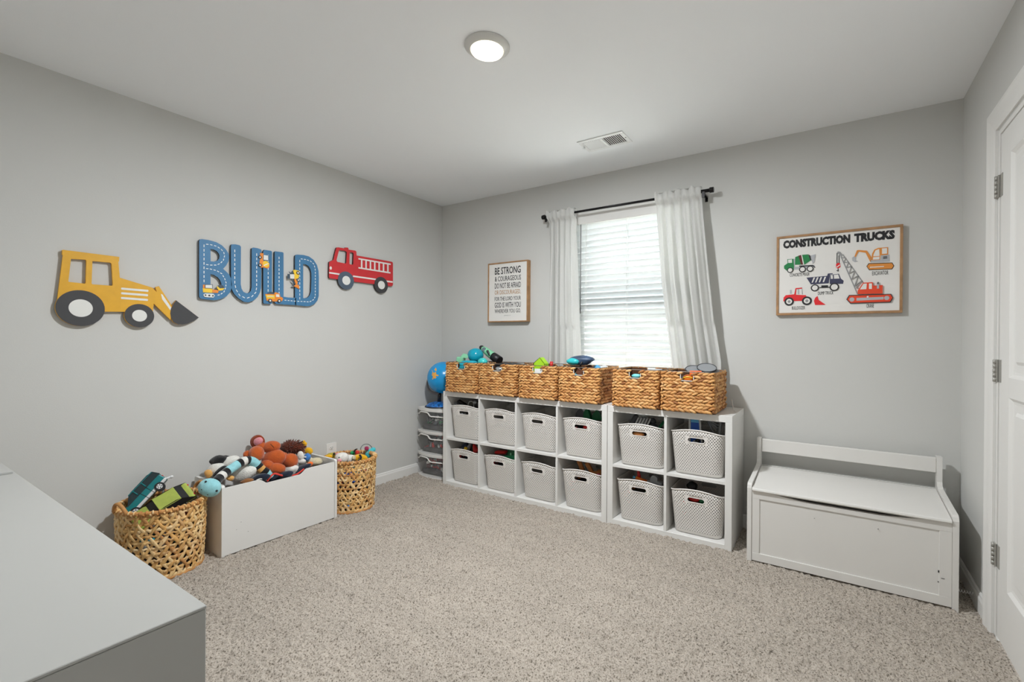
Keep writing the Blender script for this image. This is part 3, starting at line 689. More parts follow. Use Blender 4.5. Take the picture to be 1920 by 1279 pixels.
decal(t, 'painted_mixer', L4, [(M_org, [(68, 222), (130, 228), (130, 470), (80, 475), (62, 380), (78, 300)]), (M_slate, [(124, 248), (218, 262), (220, 360), (120, 345)]), (M_cream, [(132, 256), (208, 268), (210, 350), (130, 338)]), (M_org, [(112, 400), (228, 400), (228, 470), (190, 488), (112, 462)]), (M_yl2, ('c', 168, 412, 54)), (M_cream, [(124, 432), (205, 398), (210, 412), (130, 446)]), (M_char, ('c', 68, 296, 28)), (M_cream, ('c', 66, 296, 13)), (M_char, ('c', 68, 433, 28)), (M_cream, ('c', 66, 433, 13))], label='small orange cement mixer')
decal(t, 'painted_dump_truck', L4, [(M_slate, [(195, 912), (240, 888), (300, 895), (320, 930), (195, 930)]), (M_yl2, [(158, 926), (328, 930), (322, 1010), (180, 1000)]), (M_org, [(158, 926), (330, 930), (330, 945), (162, 942)]), (M_org, [(172, 1000), (322, 1006), (335, 970), (440, 978), (465, 1004), (445, 1048), (330, 1055), (182, 1040)]), (M_org, [(310, 908), (340, 895), (405, 925), (418, 985), (330, 985)]), (M_cream, [(342, 930), (392, 934), (402, 980), (342, 976)]), (M_cream, [(188, 958), (300, 960), (300, 972), (190, 970)]), (M_char, ('c', 240, 1040, 32)), (M_cream, ('c', 240, 1040, 16)), (M_char, ('c', 395, 1045, 30)), (M_cream, ('c', 395, 1045, 15))], label='small yellow and orange dump truck')
decal(t, 'painted_loader', L4, [(M_slate, [(540, 585), (580, 585), (580, 665), (540, 662)]), (M_slate, [(562, 540), (600, 560), (640, 510), (640, 580), (590, 585)]), (M_slate, [(595, 668), (660, 720), (680, 770), (640, 740)]), (M_cream, [(582, 588), (655, 590), (655, 668), (585, 660)]), (M_yl2, [(630, 520), (660, 510), (740, 530), (738, 600), (725, 660), (660, 668), (655, 590)]), (M_org, [(660, 660), (715, 690), (708, 760), (680, 765), (655, 690)]), (M_slate, [(612, 785), (650, 765), (690, 800), (650, 800)]), (M_org, [(640, 790), (680, 765), (730, 770), (738, 845), (700, 820)]), (M_char, ('c', 716, 565, 30)), (M_cream, ('c', 716, 565, 15)), (M_char, ('c', 718, 688, 26)), (M_cream, ('c', 718, 688, 12))], label='small yellow loader')
# ------------------------------------------------------------------ framed prints on the back wall
M_oak = mat('oak_frame', (168, 128, 88), .55, noise=(25, .18)); M_paper = mat('print_white', (228, 226, 222), .7, noise=(6, .01)); M_ink = mat('print_black', (38, 38, 40), .7); M_gold = mat('print_gold', (176, 132, 84), .7); M_mid = mat('print_grey', (150, 150, 150), .7)
OB = on_back(0)
def frame(t, x0, x1, z0, z1, fw, dep):
    for nm, a in (('frame_rail', (x0, x1, z1-fw, z1)), ('frame_rail', (x0, x1, z0, z0+fw)), ('frame_stile', (x0, x0+fw, z0+fw, z1-fw)), ('frame_stile', (x1-fw, x1, z0+fw, z1-fw))):
        build(MB().box(a[0], a[1], -dep, -.002, a[2], a[3], .001), nm, M_oak, t)
    build(MB().box(x0+fw, x1-fw, -dep+.006, -.004, z0+fw, z1-fw), 'print', M_paper, t, label='white printed panel')
# verse
vs_ = thing('verse_sign', 'framed verse print in black hand lettering beside the curtain', 'framed print', (.80, -.02, 1.343))
frame(vs_, .591, 1.008, 1.345, 1.853, .010, .045)
vp = .0395; up = []
lines = [('BE STRONG', .664, .934, 1.752, 1.812, M_ink, .012), ('& COURAGEOUS', .664, .937, 1.694, 1.736, M_ink, .004), ('DO NOT BE AFRAID', .664, .937, 1.632, 1.678, M_ink, .004), ('OR DISCOURAGED,', .664, .937, 1.575, 1.617, M_gold, 0), ('FOR THE LORD YOUR', .664, .937, 1.527, 1.561, M_ink, 0), ('GOD IS WITH YOU', .664, .937, 1.468, 1.513, M_ink, .006), ('WHEREVER YOU GO.', .664, .937, 1.423, 1.456, M_ink, 0), ('JOSHUA 1:9', .765, .832, 1.396, 1.404, M_mid, 0)]
for tx, a, b, c, d, m_, bo in lines:
    build(MB().text(tx, OB, (a, b, c, d), vp, vp+.0006, bold=bo), 'lettering', m_, vs_)
# construction trucks print
cs = thing('trucks_sign', 'oak framed print titled CONSTRUCTION TRUCKS with five drawn machines', 'framed print', (3.133, -.02, 1.352))
frame(cs, 2.829, 3.438, 1.353, 1.830, .013, .030)
PD = .0245
def S(x, y): q = px(1430+x/6.09, 400+y/6.09, 1, -PD); return (q.x, q.z)
def tfit(x0, x1, y0, y1): a = S((x0+x1)/2, (y0+y1)/2); return (S(x0, y0)[0], S(x1, y0)[0], a[1]-abs(S(0, y0)[1]-S(0, y1)[1])/2, a[1]+abs(S(0, y0)[1]-S(0, y1)[1])/2)
zt_ = S(870, 300)[1]
build(MB().text('CONSTRUCTION', OB, (S(234, 350)[0], S(1000, 300)[0], zt_-.025, zt_+.025), PD, PD+.0006, bold=.07), 'lettering', M_ink, cs)
build(MB().text('TRUCKS', OB, (S(1044, 290)[0], S(1510, 260)[0], zt_-.025, zt_+.025), PD, PD+.0006, bold=.07), 'lettering', M_ink, cs)
for tx, a, b, y0_, y1_ in (('CONCRETE MIXER', 310, 535, 682, 718), ('DUMP TRUCK', 632, 808, 892, 928), ('BULLDOZER', 334, 484, 1062, 1098), ('EXCAVATOR', 1250, 1436, 660, 702), ('CRANE', 1184, 1270, 1036, 1076)):
    build(MB().text(tx, OB, tfit(a, b, y0_, y1_), PD, PD+.0006), 'lettering', M_ink, cs)
def srad(x, y, r): return abs(S(x, y-r)[1]-S(x, y+r)[1])/2
def drawing(nm, label, items):
    mb = MB(); ms = []
    for k, (m_, sh) in enumerate(items):
        if m_ not in ms: ms.append(m_)
        t1 = PD+.0005+.0003*k; i = ms.index(m_)
        if sh[0] == 'c': c = S(sh[1], sh[2]); poly = circ(c[0], c[1], srad(sh[1], sh[2], sh[3]), n=18)
        elif sh[0] == 'l':
            p, q = Vector(S(sh[1], sh[2])), Vector(S(sh[3], sh[4])); d = (q-p).normalized(); e = Vector((-d.y, d.x))*(sh[5]/6.09*.0034/2); poly = [tuple(p-e), tuple(q-e), tuple(q+e), tuple(p+e)]
        else: poly = [S(*q) for q in sh]
        if sum(a[0]*b[1]-b[0]*a[1] for a, b in zip(poly, poly[1:]+poly[:1])) < 0: poly.reverse()
        mb.prism(poly, OB, PD, t1, i)
    build(mb, nm, ms, cs, label=label)
P_g = mat('print_green', (34, 128, 72), .7); P_n = mat('print_navy', (60, 62, 88), .7); P_r = mat('print_red', (222, 38, 44), .7); P_o = mat('print_orange', (222, 142, 62), .7); P_v = mat('print_vermilion', (226, 72, 40), .7); P_s = mat('print_silver', (178, 180, 184), .7); P_d = mat('print_maroon', (96, 40, 38), .7)
drawing('drawn_mixer', 'green concrete mixer truck', [(P_s, [(345, 520), (370, 520), (370, 640), (345, 640)]), (P_s, [(345, 615), (590, 590), (600, 610), (420, 640), (345, 645)]), (M_ink, [(415, 598), (575, 590), (602, 618), (596, 624), (570, 602), (420, 612)]), (P_g, [(282, 525), (350, 520), (358, 600), (355, 650), (275, 655), (245, 632), (244, 600), (285, 570)]), (M_paper, [(290, 530), (335, 526), (336, 566), (292, 568)]), (P_g, [(372, 500), (445, 475), (520, 470), (545, 540), (480, 585), (370, 588)]), (P_d, [(408, 485), (440, 476), (462, 584), (438, 586)]), (M_paper, [(440, 476), (450, 475), (474, 584), (462, 585)]), (M_ink, [(525, 472), (540, 480), (556, 535), (545, 540)]), (P_s, [(545, 485), (604, 468), (590, 560), (570, 575)]), (M_ink, ('c', 314, 650, 31)), (M_paper, ('c', 314, 650, 22)), (M_ink, ('c', 455, 641, 34)), (M_paper, ('c', 455, 641, 24)), (M_ink, ('c', 542, 634, 34)), (M_paper, ('c', 542, 634, 24))])
drawing('drawn_dump_truck', 'navy dump truck', [(P_n, [(500, 735), (735, 715), (745, 688), (800, 685), (800, 695), (765, 700), (755, 800), (550, 812)]), (P_n, [(765, 705), (870, 690), (892, 745), (925, 770), (918, 805), (765, 808)]), (M_paper, [(775, 708), (800, 705), (803, 748), (778, 750)]), (M_paper, [(812, 704), (862, 698), (878, 745), (815, 748)]), (M_paper, [(580, 735), (600, 733), (572, 792), (558, 793)]), (M_paper, [(620, 732), (640, 730), (612, 790), (598, 791)]), (M_paper, [(660, 730), (680, 728), (655, 788), (640, 789)]), (M_paper, [(705, 727), (725, 725), (700, 786), (685, 787)]), (M_ink, ('l', 648, 850, 770, 845, 8)), (M_ink, [(670, 825), (745, 822), (745, 845), (670, 848)]), (M_ink, ('c', 596, 852, 40)), (M_paper, ('c', 596, 852, 28)), (M_ink, ('c', 818, 843, 46)), (M_paper, ('c', 818, 843, 33))])
drawing('drawn_bulldozer', 'red bulldozer', [(P_s, [(312, 875), (332, 875), (332, 920), (312, 920)]), (P_r, [(375, 855), (450, 848), (452, 860), (385, 868), (380, 930), (490, 935), (510, 960), (500, 1000), (235, 1005), (240, 960), (265, 935), (360, 925)]), (M_mid, [(445, 860), (450, 860), (458, 925), (450, 925)]), (P_s, [(400, 870), (415, 868), (415, 922), (400, 924)]), (P_r, [(625, 945), (640, 990), (720, 1045), (598, 1047), (585, 1000), (600, 965)]), (M_ink, ('c', 302, 1008, 48)), (M_paper, ('c', 302, 1008, 30)), (M_mid, ('c', 302, 1008, 15)), (M_ink, ('c', 505, 1000, 50)), (M_paper, ('c', 505, 1000, 31)), (M_mid, ('c', 505, 1000, 16))])
exc = [(M_ink, [(1185, 605), (1210, 570), (1480, 562), (1503, 600), (1480, 640), (1215, 650)]), (P_o, [(1192, 606), (1215, 578), (1475, 570), (1494, 600), (1474, 632), (1218, 642)]), (M_paper, [(1225, 612), (1385, 602), (1385, 612), (1225, 622)]), (P_s, [(1235, 535), (1350, 528), (1352, 480), (1448, 472), (1452, 552), (1235, 560)]), (P_o, [(1250, 460), (1275, 415), (1320, 395), (1432, 388), (1432, 472), (1345, 480), (1340, 530), (1240, 538)]), (M_paper, [(1268, 465), (1288, 425), (1330, 408), (1335, 488), (1262, 492)]), (M_paper, [(1362, 402), (1420, 398), (1420, 460), (1362, 465)]), (M_paper, [(1262, 502), (1335, 496), (1332, 526), (1258, 530)]), (P_o, [(1088, 420), (1190, 428), (1240, 500), (1228, 555), (1175, 450), (1095, 438), (1062, 500), (1048, 492), (1075, 425)]), (P_s, [(1020, 510), (1045, 492), (1062, 502), (1058, 535), (1088, 548), (1050, 558), (1022, 540)]), (M_ink, ('l', 1375, 500, 1420, 495, 6)), (M_ink, ('l', 1375, 515, 1420, 510, 6))]
drawing('drawn_excavator', 'orange excavator', exc)
crn = [(M_mid, ('l', 893, 490, 1085, 925, 10)), (M_mid, ('l', 915, 470, 1150, 795, 10)), (M_ink, ('l', 850, 455, 848, 575, 7)), (M_ink, ('l', 872, 480, 872, 575, 7)), (M_mid, [(846, 450), (860, 436), (885, 440), (915, 475), (900, 495), (880, 480)]), (P_r, [(838, 580), (862, 565), (886, 575), (888, 610), (862, 632), (838, 620)]), (M_paper, [(840, 612), (884, 584), (886, 594), (846, 622)]), (M_ink, ('l', 860, 632, 862, 660, 7)), (M_ink, ('l', 845, 652, 862, 662, 7))]
zz_ = [(902, 505), (948, 512), (925, 560), (980, 560), (955, 620), (1012, 605), (985, 690), (1050, 655), (1015, 755), (1090, 710), (1050, 830), (1130, 770), (1065, 850), (1095, 855)]
crn += [(M_mid, ('l', *a, *b, 6)) for a, b in zip(zz_, zz_[1:])]
crn += [(M_ink, [(955, 985), (985, 935), (1465, 922), (1490, 965), (1460, 1018), (1000, 1032)]), (P_v, [(965, 985), (992, 943), (1458, 930), (1480, 965), (1452, 1010), (1005, 1024)]), (P_s, [(1070, 968), (1380, 955), (1380, 985), (1070, 1000)]), (P_s, ('c', 1018, 986, 24)), (P_s, ('c', 1415, 968, 24)), (P_v, [(1085, 885), (1145, 795), (1255, 788), (1260, 828), (1368, 822), (1368, 918), (1085, 925)]), (M_paper, [(1108, 872), (1150, 806), (1188, 804), (1182, 868)]), (M_paper, [(1212, 804), (1246, 802), (1246, 866), (1212, 866)]), (P_s, [(1302, 810), (1326, 808), (1328, 862), (1302, 862)]), (M_ink, ('l', 1312, 810, 1318, 786, 7)), (M_paper, ('c', 1198, 955, 9))]
drawing('drawn_crane', 'vermilion crawler crane with lattice boom', crn)
# ------------------------------------------------------------------ toy palette and jumbles
C = lambda n, rgb, r=.45, **k: mat(n, rgb, r, **k)
K_blk = C('toy_black', (26, 27, 30)); K_gry = C('toy_grey', (140, 143, 146)); K_dgr = C('toy_dark_grey', (70, 72, 76)); K_wht = C('toy_white', (225, 226, 226)); K_red = C('toy_red', (206, 40, 38)); K_teal = C('toy_teal', (28, 168, 190)); K_mint = C('toy_mint', (142, 214, 172)); K_grn = C('toy_green', (20, 110, 66)); K_lime = C('toy_lime', (166, 214, 40)); K_blu = C('toy_blue', (36, 92, 190)); K_nav = C('toy_navy', (36, 46, 72)); K_orn = C('toy_bright_orange', (238, 120, 30)); K_yel = C('toy_sun_yellow', (240, 198, 40)); K_wood = C('toy_wood', (190, 122, 64), .6, noise=(40, .15)); K_mar = C('toy_maroon', (110, 38, 36)); K_pnk = C('toy_pink', (226, 96, 140)); K_brn = C('toy_brown', (96, 56, 36)); K_sky = C('toy_sky', (96, 182, 230)); K_slv = C('toy_silver', (185, 190, 195), .3, metal=.6)
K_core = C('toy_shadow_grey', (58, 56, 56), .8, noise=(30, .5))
def jumble_mesh(hw, hd, h, mats, n, seed, size=.03, taper=.88, core=.8):
    rs = random.Random(seed); mb = MB()
    for k in range(n):
        z = size+(h-2*size)*rs.random()**.7; f = taper+(1-taper)*z/h; s = size*rs.uniform(.5, 1)
        c = (rs.uniform(-1, 1)*max(.01, hw*f-s*1.25), rs.uniform(-1, 1)*max(.01, hd*f-s*1.25), z); M = rotm(rs.uniform(0, 6), rs.uniform(0, 6), rs.uniform(0, 6)); i = rs.randrange(len(mats)); ty = rs.random()
        if ty < .4: mb.box(-s, s, -s*.6, s*.6, -s*.35, s*.35, s*.1, mi=i, M=M, T=c)
        elif ty < .7: a = M @ Vector((0, 0, s)); mb.cyl(Vector(c)-a, Vector(c)+a, s*.38, n=8, mi=i)
        else: mb.ell(c, (s, s*.6, s*.6), M, 8, 6, mi=i)
    mb.box(-hw*taper+.006, hw*taper-.006, -hd*taper+.006, hd*taper-.006, .003, h*core, .01, mi=len(mats))  # dark filler block; its grey stands in for shade between the toys
    return mb.mesh('toy_jumble', list(mats)+[K_core])
def put_mesh(me, name, loc, label, cat=None, group=None, kind=None, rz=0):
    o = bpy.data.objects.new(name, me); COL.objects.link(o); o.location = loc; o.rotation_euler = (0, 0, rz); return props(o, label, cat, group, kind)
# ------------------------------------------------------------------ perforated bins
def bin_material():
    M = bpy.data.materials.new('perforated_plastic'); M.use_nodes = True; nt = M.node_tree; N = nt.nodes; L = nt.links; b = N['Principled BSDF']
    b.inputs['Base Color'].default_value = lin((226, 222, 217)); b.inputs['Roughness'].default_value = .45
    uv = N.new('ShaderNodeUVMap'); uv.uv_map = 'uv'; sep = N.new('ShaderNodeSeparateXYZ'); L.new(uv.outputs[0], sep.inputs[0])
    def mth(op, a, b_=None, c=None):
        n = N.new('ShaderNodeMath'); n.operation = op
        for i, v in enumerate((a, b_, c)):
            if v is None: continue
            if isinstance(v, (int, float)): n.inputs[i].default_value = v
            else: L.new(v, n.inputs[i])
        return n.outputs[0]
    u, v = sep.outputs[0], sep.outputs[1]; PX, PZ = .0165, .0094
    row = mth('FLOOR', mth('DIVIDE', v, PZ)); off = mth('MULTIPLY', mth('MODULO', row, 2.0), .5)
    fu = mth('SUBTRACT', mth('FRACT', mth('ADD', mth('DIVIDE', u, PX), off)), .5); fv = mth('SUBTRACT', mth('FRACT', mth('DIVIDE', v, PZ)), .5)
    d = mth('ADD', mth('POWER', mth('ABSOLUTE', mth('MULTIPLY', fu, PX/.0043)), 2.0), mth('POWER', mth('ABSOLUTE', mth('MULTIPLY', fv, PZ/.0027)), 2.0))
    hole = mth('LESS_THAN', d, 1.0)
    near = mth('MULTIPLY', mth('LESS_THAN', mth('ABSOLUTE', u), .066), mth('LESS_THAN', mth('ABSOLUTE', mth('SUBTRACT', v, .212)), .024))
    hole = mth('MULTIPLY', hole, mth('SUBTRACT', 1.0, near)); hole = mth('MULTIPLY', hole, mth('GREATER_THAN', v, .016))
    hole = mth('MULTIPLY', hole, mth('LESS_THAN', v, .300))
    t = N.new('ShaderNodeBsdfTransparent'); mx = N.new('ShaderNodeMixShader'); L.new(hole, mx.inputs[0]); L.new(b.outputs[0], mx.inputs[1]); L.new(t.outputs[0], mx.inputs[2]); L.new(mx.outputs[0], N['Material Output'].inputs[0])
    return M
M_bin = bin_material(); M_binrim = mat('bin_rim', (224, 220, 215), .4)
def rr_path(hw, hd, r, nf=12, ns=10, nc=5):
    """rounded rectangle starting at the middle of the front (-y), going +x; returns points with arc length"""
    P = []
    def seg(a, b, n): P.extend([(a[0]+(b[0]-a[0])*i/n, a[1]+(b[1]-a[1])*i/n) for i in range(n)])
    def arc(c, a0): P.extend([(c[0]+r*math.cos(R_(a0+90*i/nc)), c[1]+r*math.sin(R_(a0+90*i/nc))) for i in range(nc)])
    seg((0, -hd), (hw-r, -hd), nf//2); arc((hw-r, -hd+r), -90); seg((hw, -hd+r), (hw, hd-r), ns); arc((hw-r, hd-r), 0); seg((hw-r, hd), (-hw+r, hd), nf); arc((-hw+r, hd-r), 90); seg((-hw, hd-r), (-hw, -hd+r), ns); arc((-hw+r, -hd+r), 180); seg((-hw+r, -hd), (0, -hd), nf//2)
    return P
BW, BD, BH = .156, .176, .250      # half width, half depth at the rim; height
def bin_top(x): return BH+.022*max(0, 1-(x/BW)**2)
def bin_parts():
    rim = rr_path(BW, BD, .05); base = rr_path(BW-.020, BD-.022, .045); n = len(rim); nz = 10
    arc = [0]
    for i in range(n): a, b = rim[i], rim[(i+1)%n]; arc.append(arc[-1]+math.hypot(b[0]-a[0], b[1]-a[1]))
    tot = arc[-1]
    bm = bmesh.new(); uvl = bm.loops.layers.uv.new('uv'); V = []
    for j in range(nz+1):
        t = j/nz; V.append([bm.verts.new((base[i][0]+(rim[i][0]-base[i][0])*t, base[i][1]+(rim[i][1]-base[i][1])*t, .004+(bin_top(rim[i][0])-.004)*t)) for i in range(n)])
    for j in range(nz):
        for i in range(n):
            k = (i+1)%n; f = bm.faces.new((V[j][i], V[j][k], V[j+1][k], V[j+1][i])); f.smooth = True
            ua, ub = arc[i], arc[i+1]
            if ua > tot/2-1e-6: ua -= tot; ub -= tot
            for lp_, (uu, vv) in zip(f.loops, ((ua, V[j][i].co.z), (ub, V[j][k].co.z), (ub, V[j+1][k].co.z), (ua, V[j+1][i].co.z))): lp_[uvl].uv = (uu, vv)
    bf = bm.faces.new([v for v in V[0]][::-1])
    for lp_ in bf.loops: lp_[uvl].uv = (0, 0)
    me = bpy.data.meshes.new('bin_body'); bm.to_mesh(me); bm.free(); me.materials.append(M_bin)
    tmp = bpy.data.objects.new('t', me); COL.objects.link(tmp); md = tmp.modifiers.new('s', 'SOLIDIFY'); md.thickness = .0025; md.offset = -1
    cut = MB().prism([(.036*s_+.013*math.cos(R_(a)), .212+.013*math.sin(R_(a))) for s_, a0 in ((1, -90), (-1, 90)) for a in [a0+22.5*i for i in range(9)]], lambda u, v, w_: (u, w_, v), .25, -.25)
    cm = cut.mesh('c', M_bin); co = bpy.data.objects.new('c', cm); COL.objects.link(co)
    bo = tmp.modifiers.new('b', 'BOOLEAN'); bo.operation = 'DIFFERENCE'; bo.object = co; bo.solver = 'EXACT'
    dg = bpy.context.evaluated_depsgraph_get(); dg.update(); out = bpy.data.meshes.new_from_object(tmp.evaluated_get(dg)); out.name = 'bin_body'
    bpy.data.objects.remove(tmp); bpy.data.objects.remove(co)
    r = MB().tube([(x, y, bin_top(x)) for x, y in rim], .0042, n=8, closed=True).mesh('rim', M_binrim)
    lips = []
    for yy in (-1, 1):
        sl_ = MB(); f = (.212-.004)/(BH+.02); y_ = yy*(BD-.022+.022*f)
        sl_.tube([(.036*s_+.0145*math.cos(R_(a)), y_, .212+.0145*math.sin(R_(a))) for s_, a0 in ((1, -90), (-1, 90)) for a in [a0+22.5*i for i in range(9)]], .003, n=6, closed=True)
        lips.append(sl_.mesh('handle_lip', M_binrim))
    return out, r, lips
bin_me, rim_me, (lip_a, lip_b) = bin_parts()
BIN_L = ['white perforated bin with a black camera toy showing, beside the clear drawer tower', 'white perforated bin with nothing above its rim, directly above the red and green toys', 'white perforated bin with nothing above its rim, next to the green packs bin', 'white perforated bin stuffed with green packs', 'white perforated bin holding a striped cloth and dark round toy', 'white perforated bin holding a blue track ramp', 'white perforated bin with a red horn and grey tube showing', 'white perforated bin with a green disc and red tray showing', 'white perforated bin with nothing above its rim, next to the wooden blocks bin', 'white perforated bin with wooden blocks showing', 'white perforated bin holding a red tipped orange toy', 'white perforated bin with one small black toy, on the bottom row by the bench']
BINS = []
for k in range(12):
    c, row = k % 6, k//6
    zz = .3935 if row == 0 else .0385
    dx = [0, 0, .003, .001, -.001, .002][c]; yy = SY0+BD+.018
    t = thing('storage_bin', BIN_L[k], 'bin', (CELLX[c]+dx, yy, zz), group='perforated bins in the cube shelves'); t.rotation_euler = (0, 0, R_([.6, 0, -.6, .6, 1.4, 0, -.6, 0.4, -.6, .4, .8, 0][k]))
    for me, nm in ((bin_me, 'bin_body'), (rim_me, 'rim'), (lip_a, 'handle_lip'), (lip_b, 'handle_lip')):
        o = bpy.data.objects.new(nm, me); COL.objects.link(o); o.parent = t
    BINS.append(Vector((CELLX[c]+dx, yy, zz)))
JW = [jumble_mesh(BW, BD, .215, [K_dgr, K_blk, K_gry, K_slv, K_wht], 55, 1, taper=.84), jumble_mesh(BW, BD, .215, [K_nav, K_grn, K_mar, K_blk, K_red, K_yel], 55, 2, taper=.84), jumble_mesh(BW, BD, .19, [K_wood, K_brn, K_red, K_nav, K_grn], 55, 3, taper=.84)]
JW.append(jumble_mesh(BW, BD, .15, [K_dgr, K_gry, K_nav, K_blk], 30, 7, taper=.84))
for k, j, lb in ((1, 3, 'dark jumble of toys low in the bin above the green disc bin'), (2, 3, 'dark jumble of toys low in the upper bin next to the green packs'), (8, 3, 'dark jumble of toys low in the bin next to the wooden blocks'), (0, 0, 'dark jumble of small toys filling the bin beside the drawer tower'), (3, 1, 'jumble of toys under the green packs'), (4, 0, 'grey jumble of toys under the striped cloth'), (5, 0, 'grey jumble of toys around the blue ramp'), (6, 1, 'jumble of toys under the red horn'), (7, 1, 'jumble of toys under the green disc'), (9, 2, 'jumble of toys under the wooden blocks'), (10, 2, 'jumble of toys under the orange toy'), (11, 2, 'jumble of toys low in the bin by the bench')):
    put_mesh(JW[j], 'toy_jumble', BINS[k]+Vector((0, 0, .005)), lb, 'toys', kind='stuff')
def T_(k, x, y, z): return BINS[k]+Vector((x, y, z))
def toy(mb, name, mats, label, cat='toy', group=None): return build(mb, name, mats, label=label, cat=cat, group=group)
# bin contents that show
t = thing('toy_camera', 'black toy camera leaning on the bin rim by the drawer tower', 'toy', T_(0, -.10, -.10, .235))
build(MB().box(-.04, .04, -.02, .02, -.025, .025, .006, M=rotm(.2, .5, .3), T=T_(0, -.105, -.085, .262)), 'body', K_blk, t); build(MB().cyl(T_(0, -.118, -.105, .268), T_(0, -.126, -.135, .268), .018, .016), 'lens', K_dgr, t)
t = thing('toy_robot', 'black and silver toy robot lying in the bin by the drawer tower', 'toy', T_(0, .06, .0, .225))
build(MB().box(-.06, .06, -.03, .03, -.028, .028, .01, M=rotm(0, .15, .3), T=T_(0, .065, -.02, .262)), 'body', K_blk, t)
for a, b in ((.02, -.055), (.08, -.06), (.11, .0)): build(MB().ell(T_(0, a, b, .283), (.02, .018, .017)), 'joint', K_slv, t)
build(MB().tube([T_(0, -.02+.03*math.cos(a/6), -.06, .262+.03*math.sin(a/6)) for a in range(0, 38)], .004, n=6), 'ring', K_wht, t)
for i, (x, rz, m_, lb) in enumerate(((-.075, .3, K_dgr, 'dark grey folded pack in the bin under the curtain end'), (-.02, -.25, K_grn, 'green folded pack standing in the bin beside a grey pack'), (.055, .35, K_grn, 'green folded pack standing in the bin next to the shelf seam'))):
    b = T_(3, x, -.03, .22)
    toy(MB().prism([(-.04, 0), (.04, 0), (.03, .05), (0, .105), (-.032, .06)], lambda u, v, w_: b+rotm(rz=rz) @ Vector((u, w_, v)), -.012, .012), 'folded_pack', m_, lb, group='folded packs in the bin')
toy(MB().box(-.06, .06, -.02, .02, -.016, .016, .004, T=T_(3, .07, -.10, .236), M=rotm(0, 0, .1)), 'maroon_box', K_mar, 'small maroon box under the green packs', 'box')
toy(MB().ell(T_(3, .03, -.135, .205), (.03, .02, .015)), 'orange_ball', K_red, 'red orange toy visible through the handle of the green packs bin')
toy(MB().tube([T_(4, -.10, -.08, .215), T_(4, -.08, -.07, .26), T_(4, -.055, -.07, .305), T_(4, -.05, -.065, .315)], [.02, .02, .018, .01], n=10), 'grey_stick_toy', K_dgr, 'dark grey stick toy standing in the bright bin')
t = thing('striped_cloth', 'grey and white striped cloth bundled in the bright bin', 'cloth', T_(4, -.02, -.05, .2))
build(MB().ell(T_(4, -.015, -.05, .25), (.05, .05, .045), None, 20, 14, wob=.12, seed=4), 'bundle', K_gry, t)
for i in range(5): build(MB().tube([T_(4, -.06+.02*i+.004*q, -.097+.006*abs(q-3), .225+.012*q) for q in range(7)], .0045, n=6), 'stripe', K_wht, t)
toy(MB().ell(T_(4, .045, -.04, .275), (.022, .022, .022)).ell(T_(4, .05, -.06, .24), (.04, .03, .026)), 'dark_round_toy', K_dgr, 'dark round headed toy beside the striped cloth')
toy(MB().ell(T_(4, .10, -.08, .237), (.035, .02, .016)), 'black_car', K_blk, 'small black toy car at the edge of the striped cloth bin')
toy(MB().tube([T_(4, .09, -.11, .22), T_(4, .125, -.06, .285)], [.004, .009], n=8), 'teal_stick', K_grn, 'short dark green stick in the striped cloth bin')
toy(MB().ell(T_(4, -.01, -.150, .205), (.04, .012, .013)), 'wooden_rattle', K_wood, 'wooden toy grip visible through the slot of the bright bin')
t = thing('track_ramp', 'blue toy track ramp with white rails standing in the bin', 'toy', T_(5, -.02, -.05, .15))
a_ = T_(5, -.03, -.06, 0); build(MB().prism([(-.028, .12), (.035, .12), (.016, .331), (-.028, .331)], lambda u, v, w_: a_+Vector((u, w_, v)), -.006, .006), 'ramp', K_blu, t)
build(MB().prism([(-.028, .300), (.019, .300), (.016, .3335), (-.028, .3335)], lambda u, v, w_: a_+Vector((u, w_-.002, v)), -.007, .007), 'ramp_end', K_sky, t)
for x0_, x1_ in ((-.036, -.036), (.043, .022)): build(MB().tube([a_+Vector((x0_, -.004, .12)), a_+Vector((x1_, -.004, .330))], .0065, n=8), 'rail', K_wht, t)
t = thing('slatted_fan', 'grey toy fan of thin slats in the blue ramp bin', 'toy', T_(5, .07, 0, .2))
for i in range(5):
    g = R_(-8-13*i); p0 = T_(5, .03, -.045, .322); build(MB().tube([p0, p0+Vector((.085*math.cos(g), -.01, .085*math.sin(g)))], .0035, n=6), 'slat', K_gry, t)
build(MB().box(-.006, .006, -.012, .012, -.05, .05, .002, M=rotm(0, R_(4), 0), T=T_(5, .112, -.055, .278)), 'guard', K_gry, t)
t = thing('toy_horn', 'bright red toy horn in the bin on the lowest row', 'toy', T_(6, .04, -.05, .2))
build(MB().tube([T_(6, .03, -.08, .30), T_(6, .045, -.09, .285), T_(6, .065, -.10, .262), T_(6, .075, -.10, .245)], [.012, .016, .022, .026], n=12), 'bell', K_red, t)
toy(MB().tube([T_(6, -.03, -.1, .24), T_(6, -.01, -.06, .31)], .017, n=12), 'grey_tube', K_gry, 'grey tube standing beside the red horn')
toy(MB().ell(T_(6, -.07, -.06, .255), (.045, .04, .04), None, 12, 8, wob=.1), 'dark_blue_toy', K_nav, 'dark navy toy lump against the grey tube')
toy(MB().ell(T_(6, .11, -.04, .26), (.03, .04, .045), None, 12, 8, wob=.12, seed=3), 'navy_toy_block', K_nav, 'dark navy toy pressed against the red horn')
toy(MB().box(-.012, .012, -.01, .01, -.012, .012, .003, T=T_(6, -.01, -.135, .272), M=rotm(0, .3, .4)), 'yellow_peg', K_yel, 'small yellow peg in front of the grey tube')
toy(MB().box(-.05, .05, -.03, .03, -.011, .011, .01, T=T_(7, -.05, -.07, .272), M=rotm(0, -.08, .2)), 'red_tray', K_red, 'flat red toy tray beside the green disc')
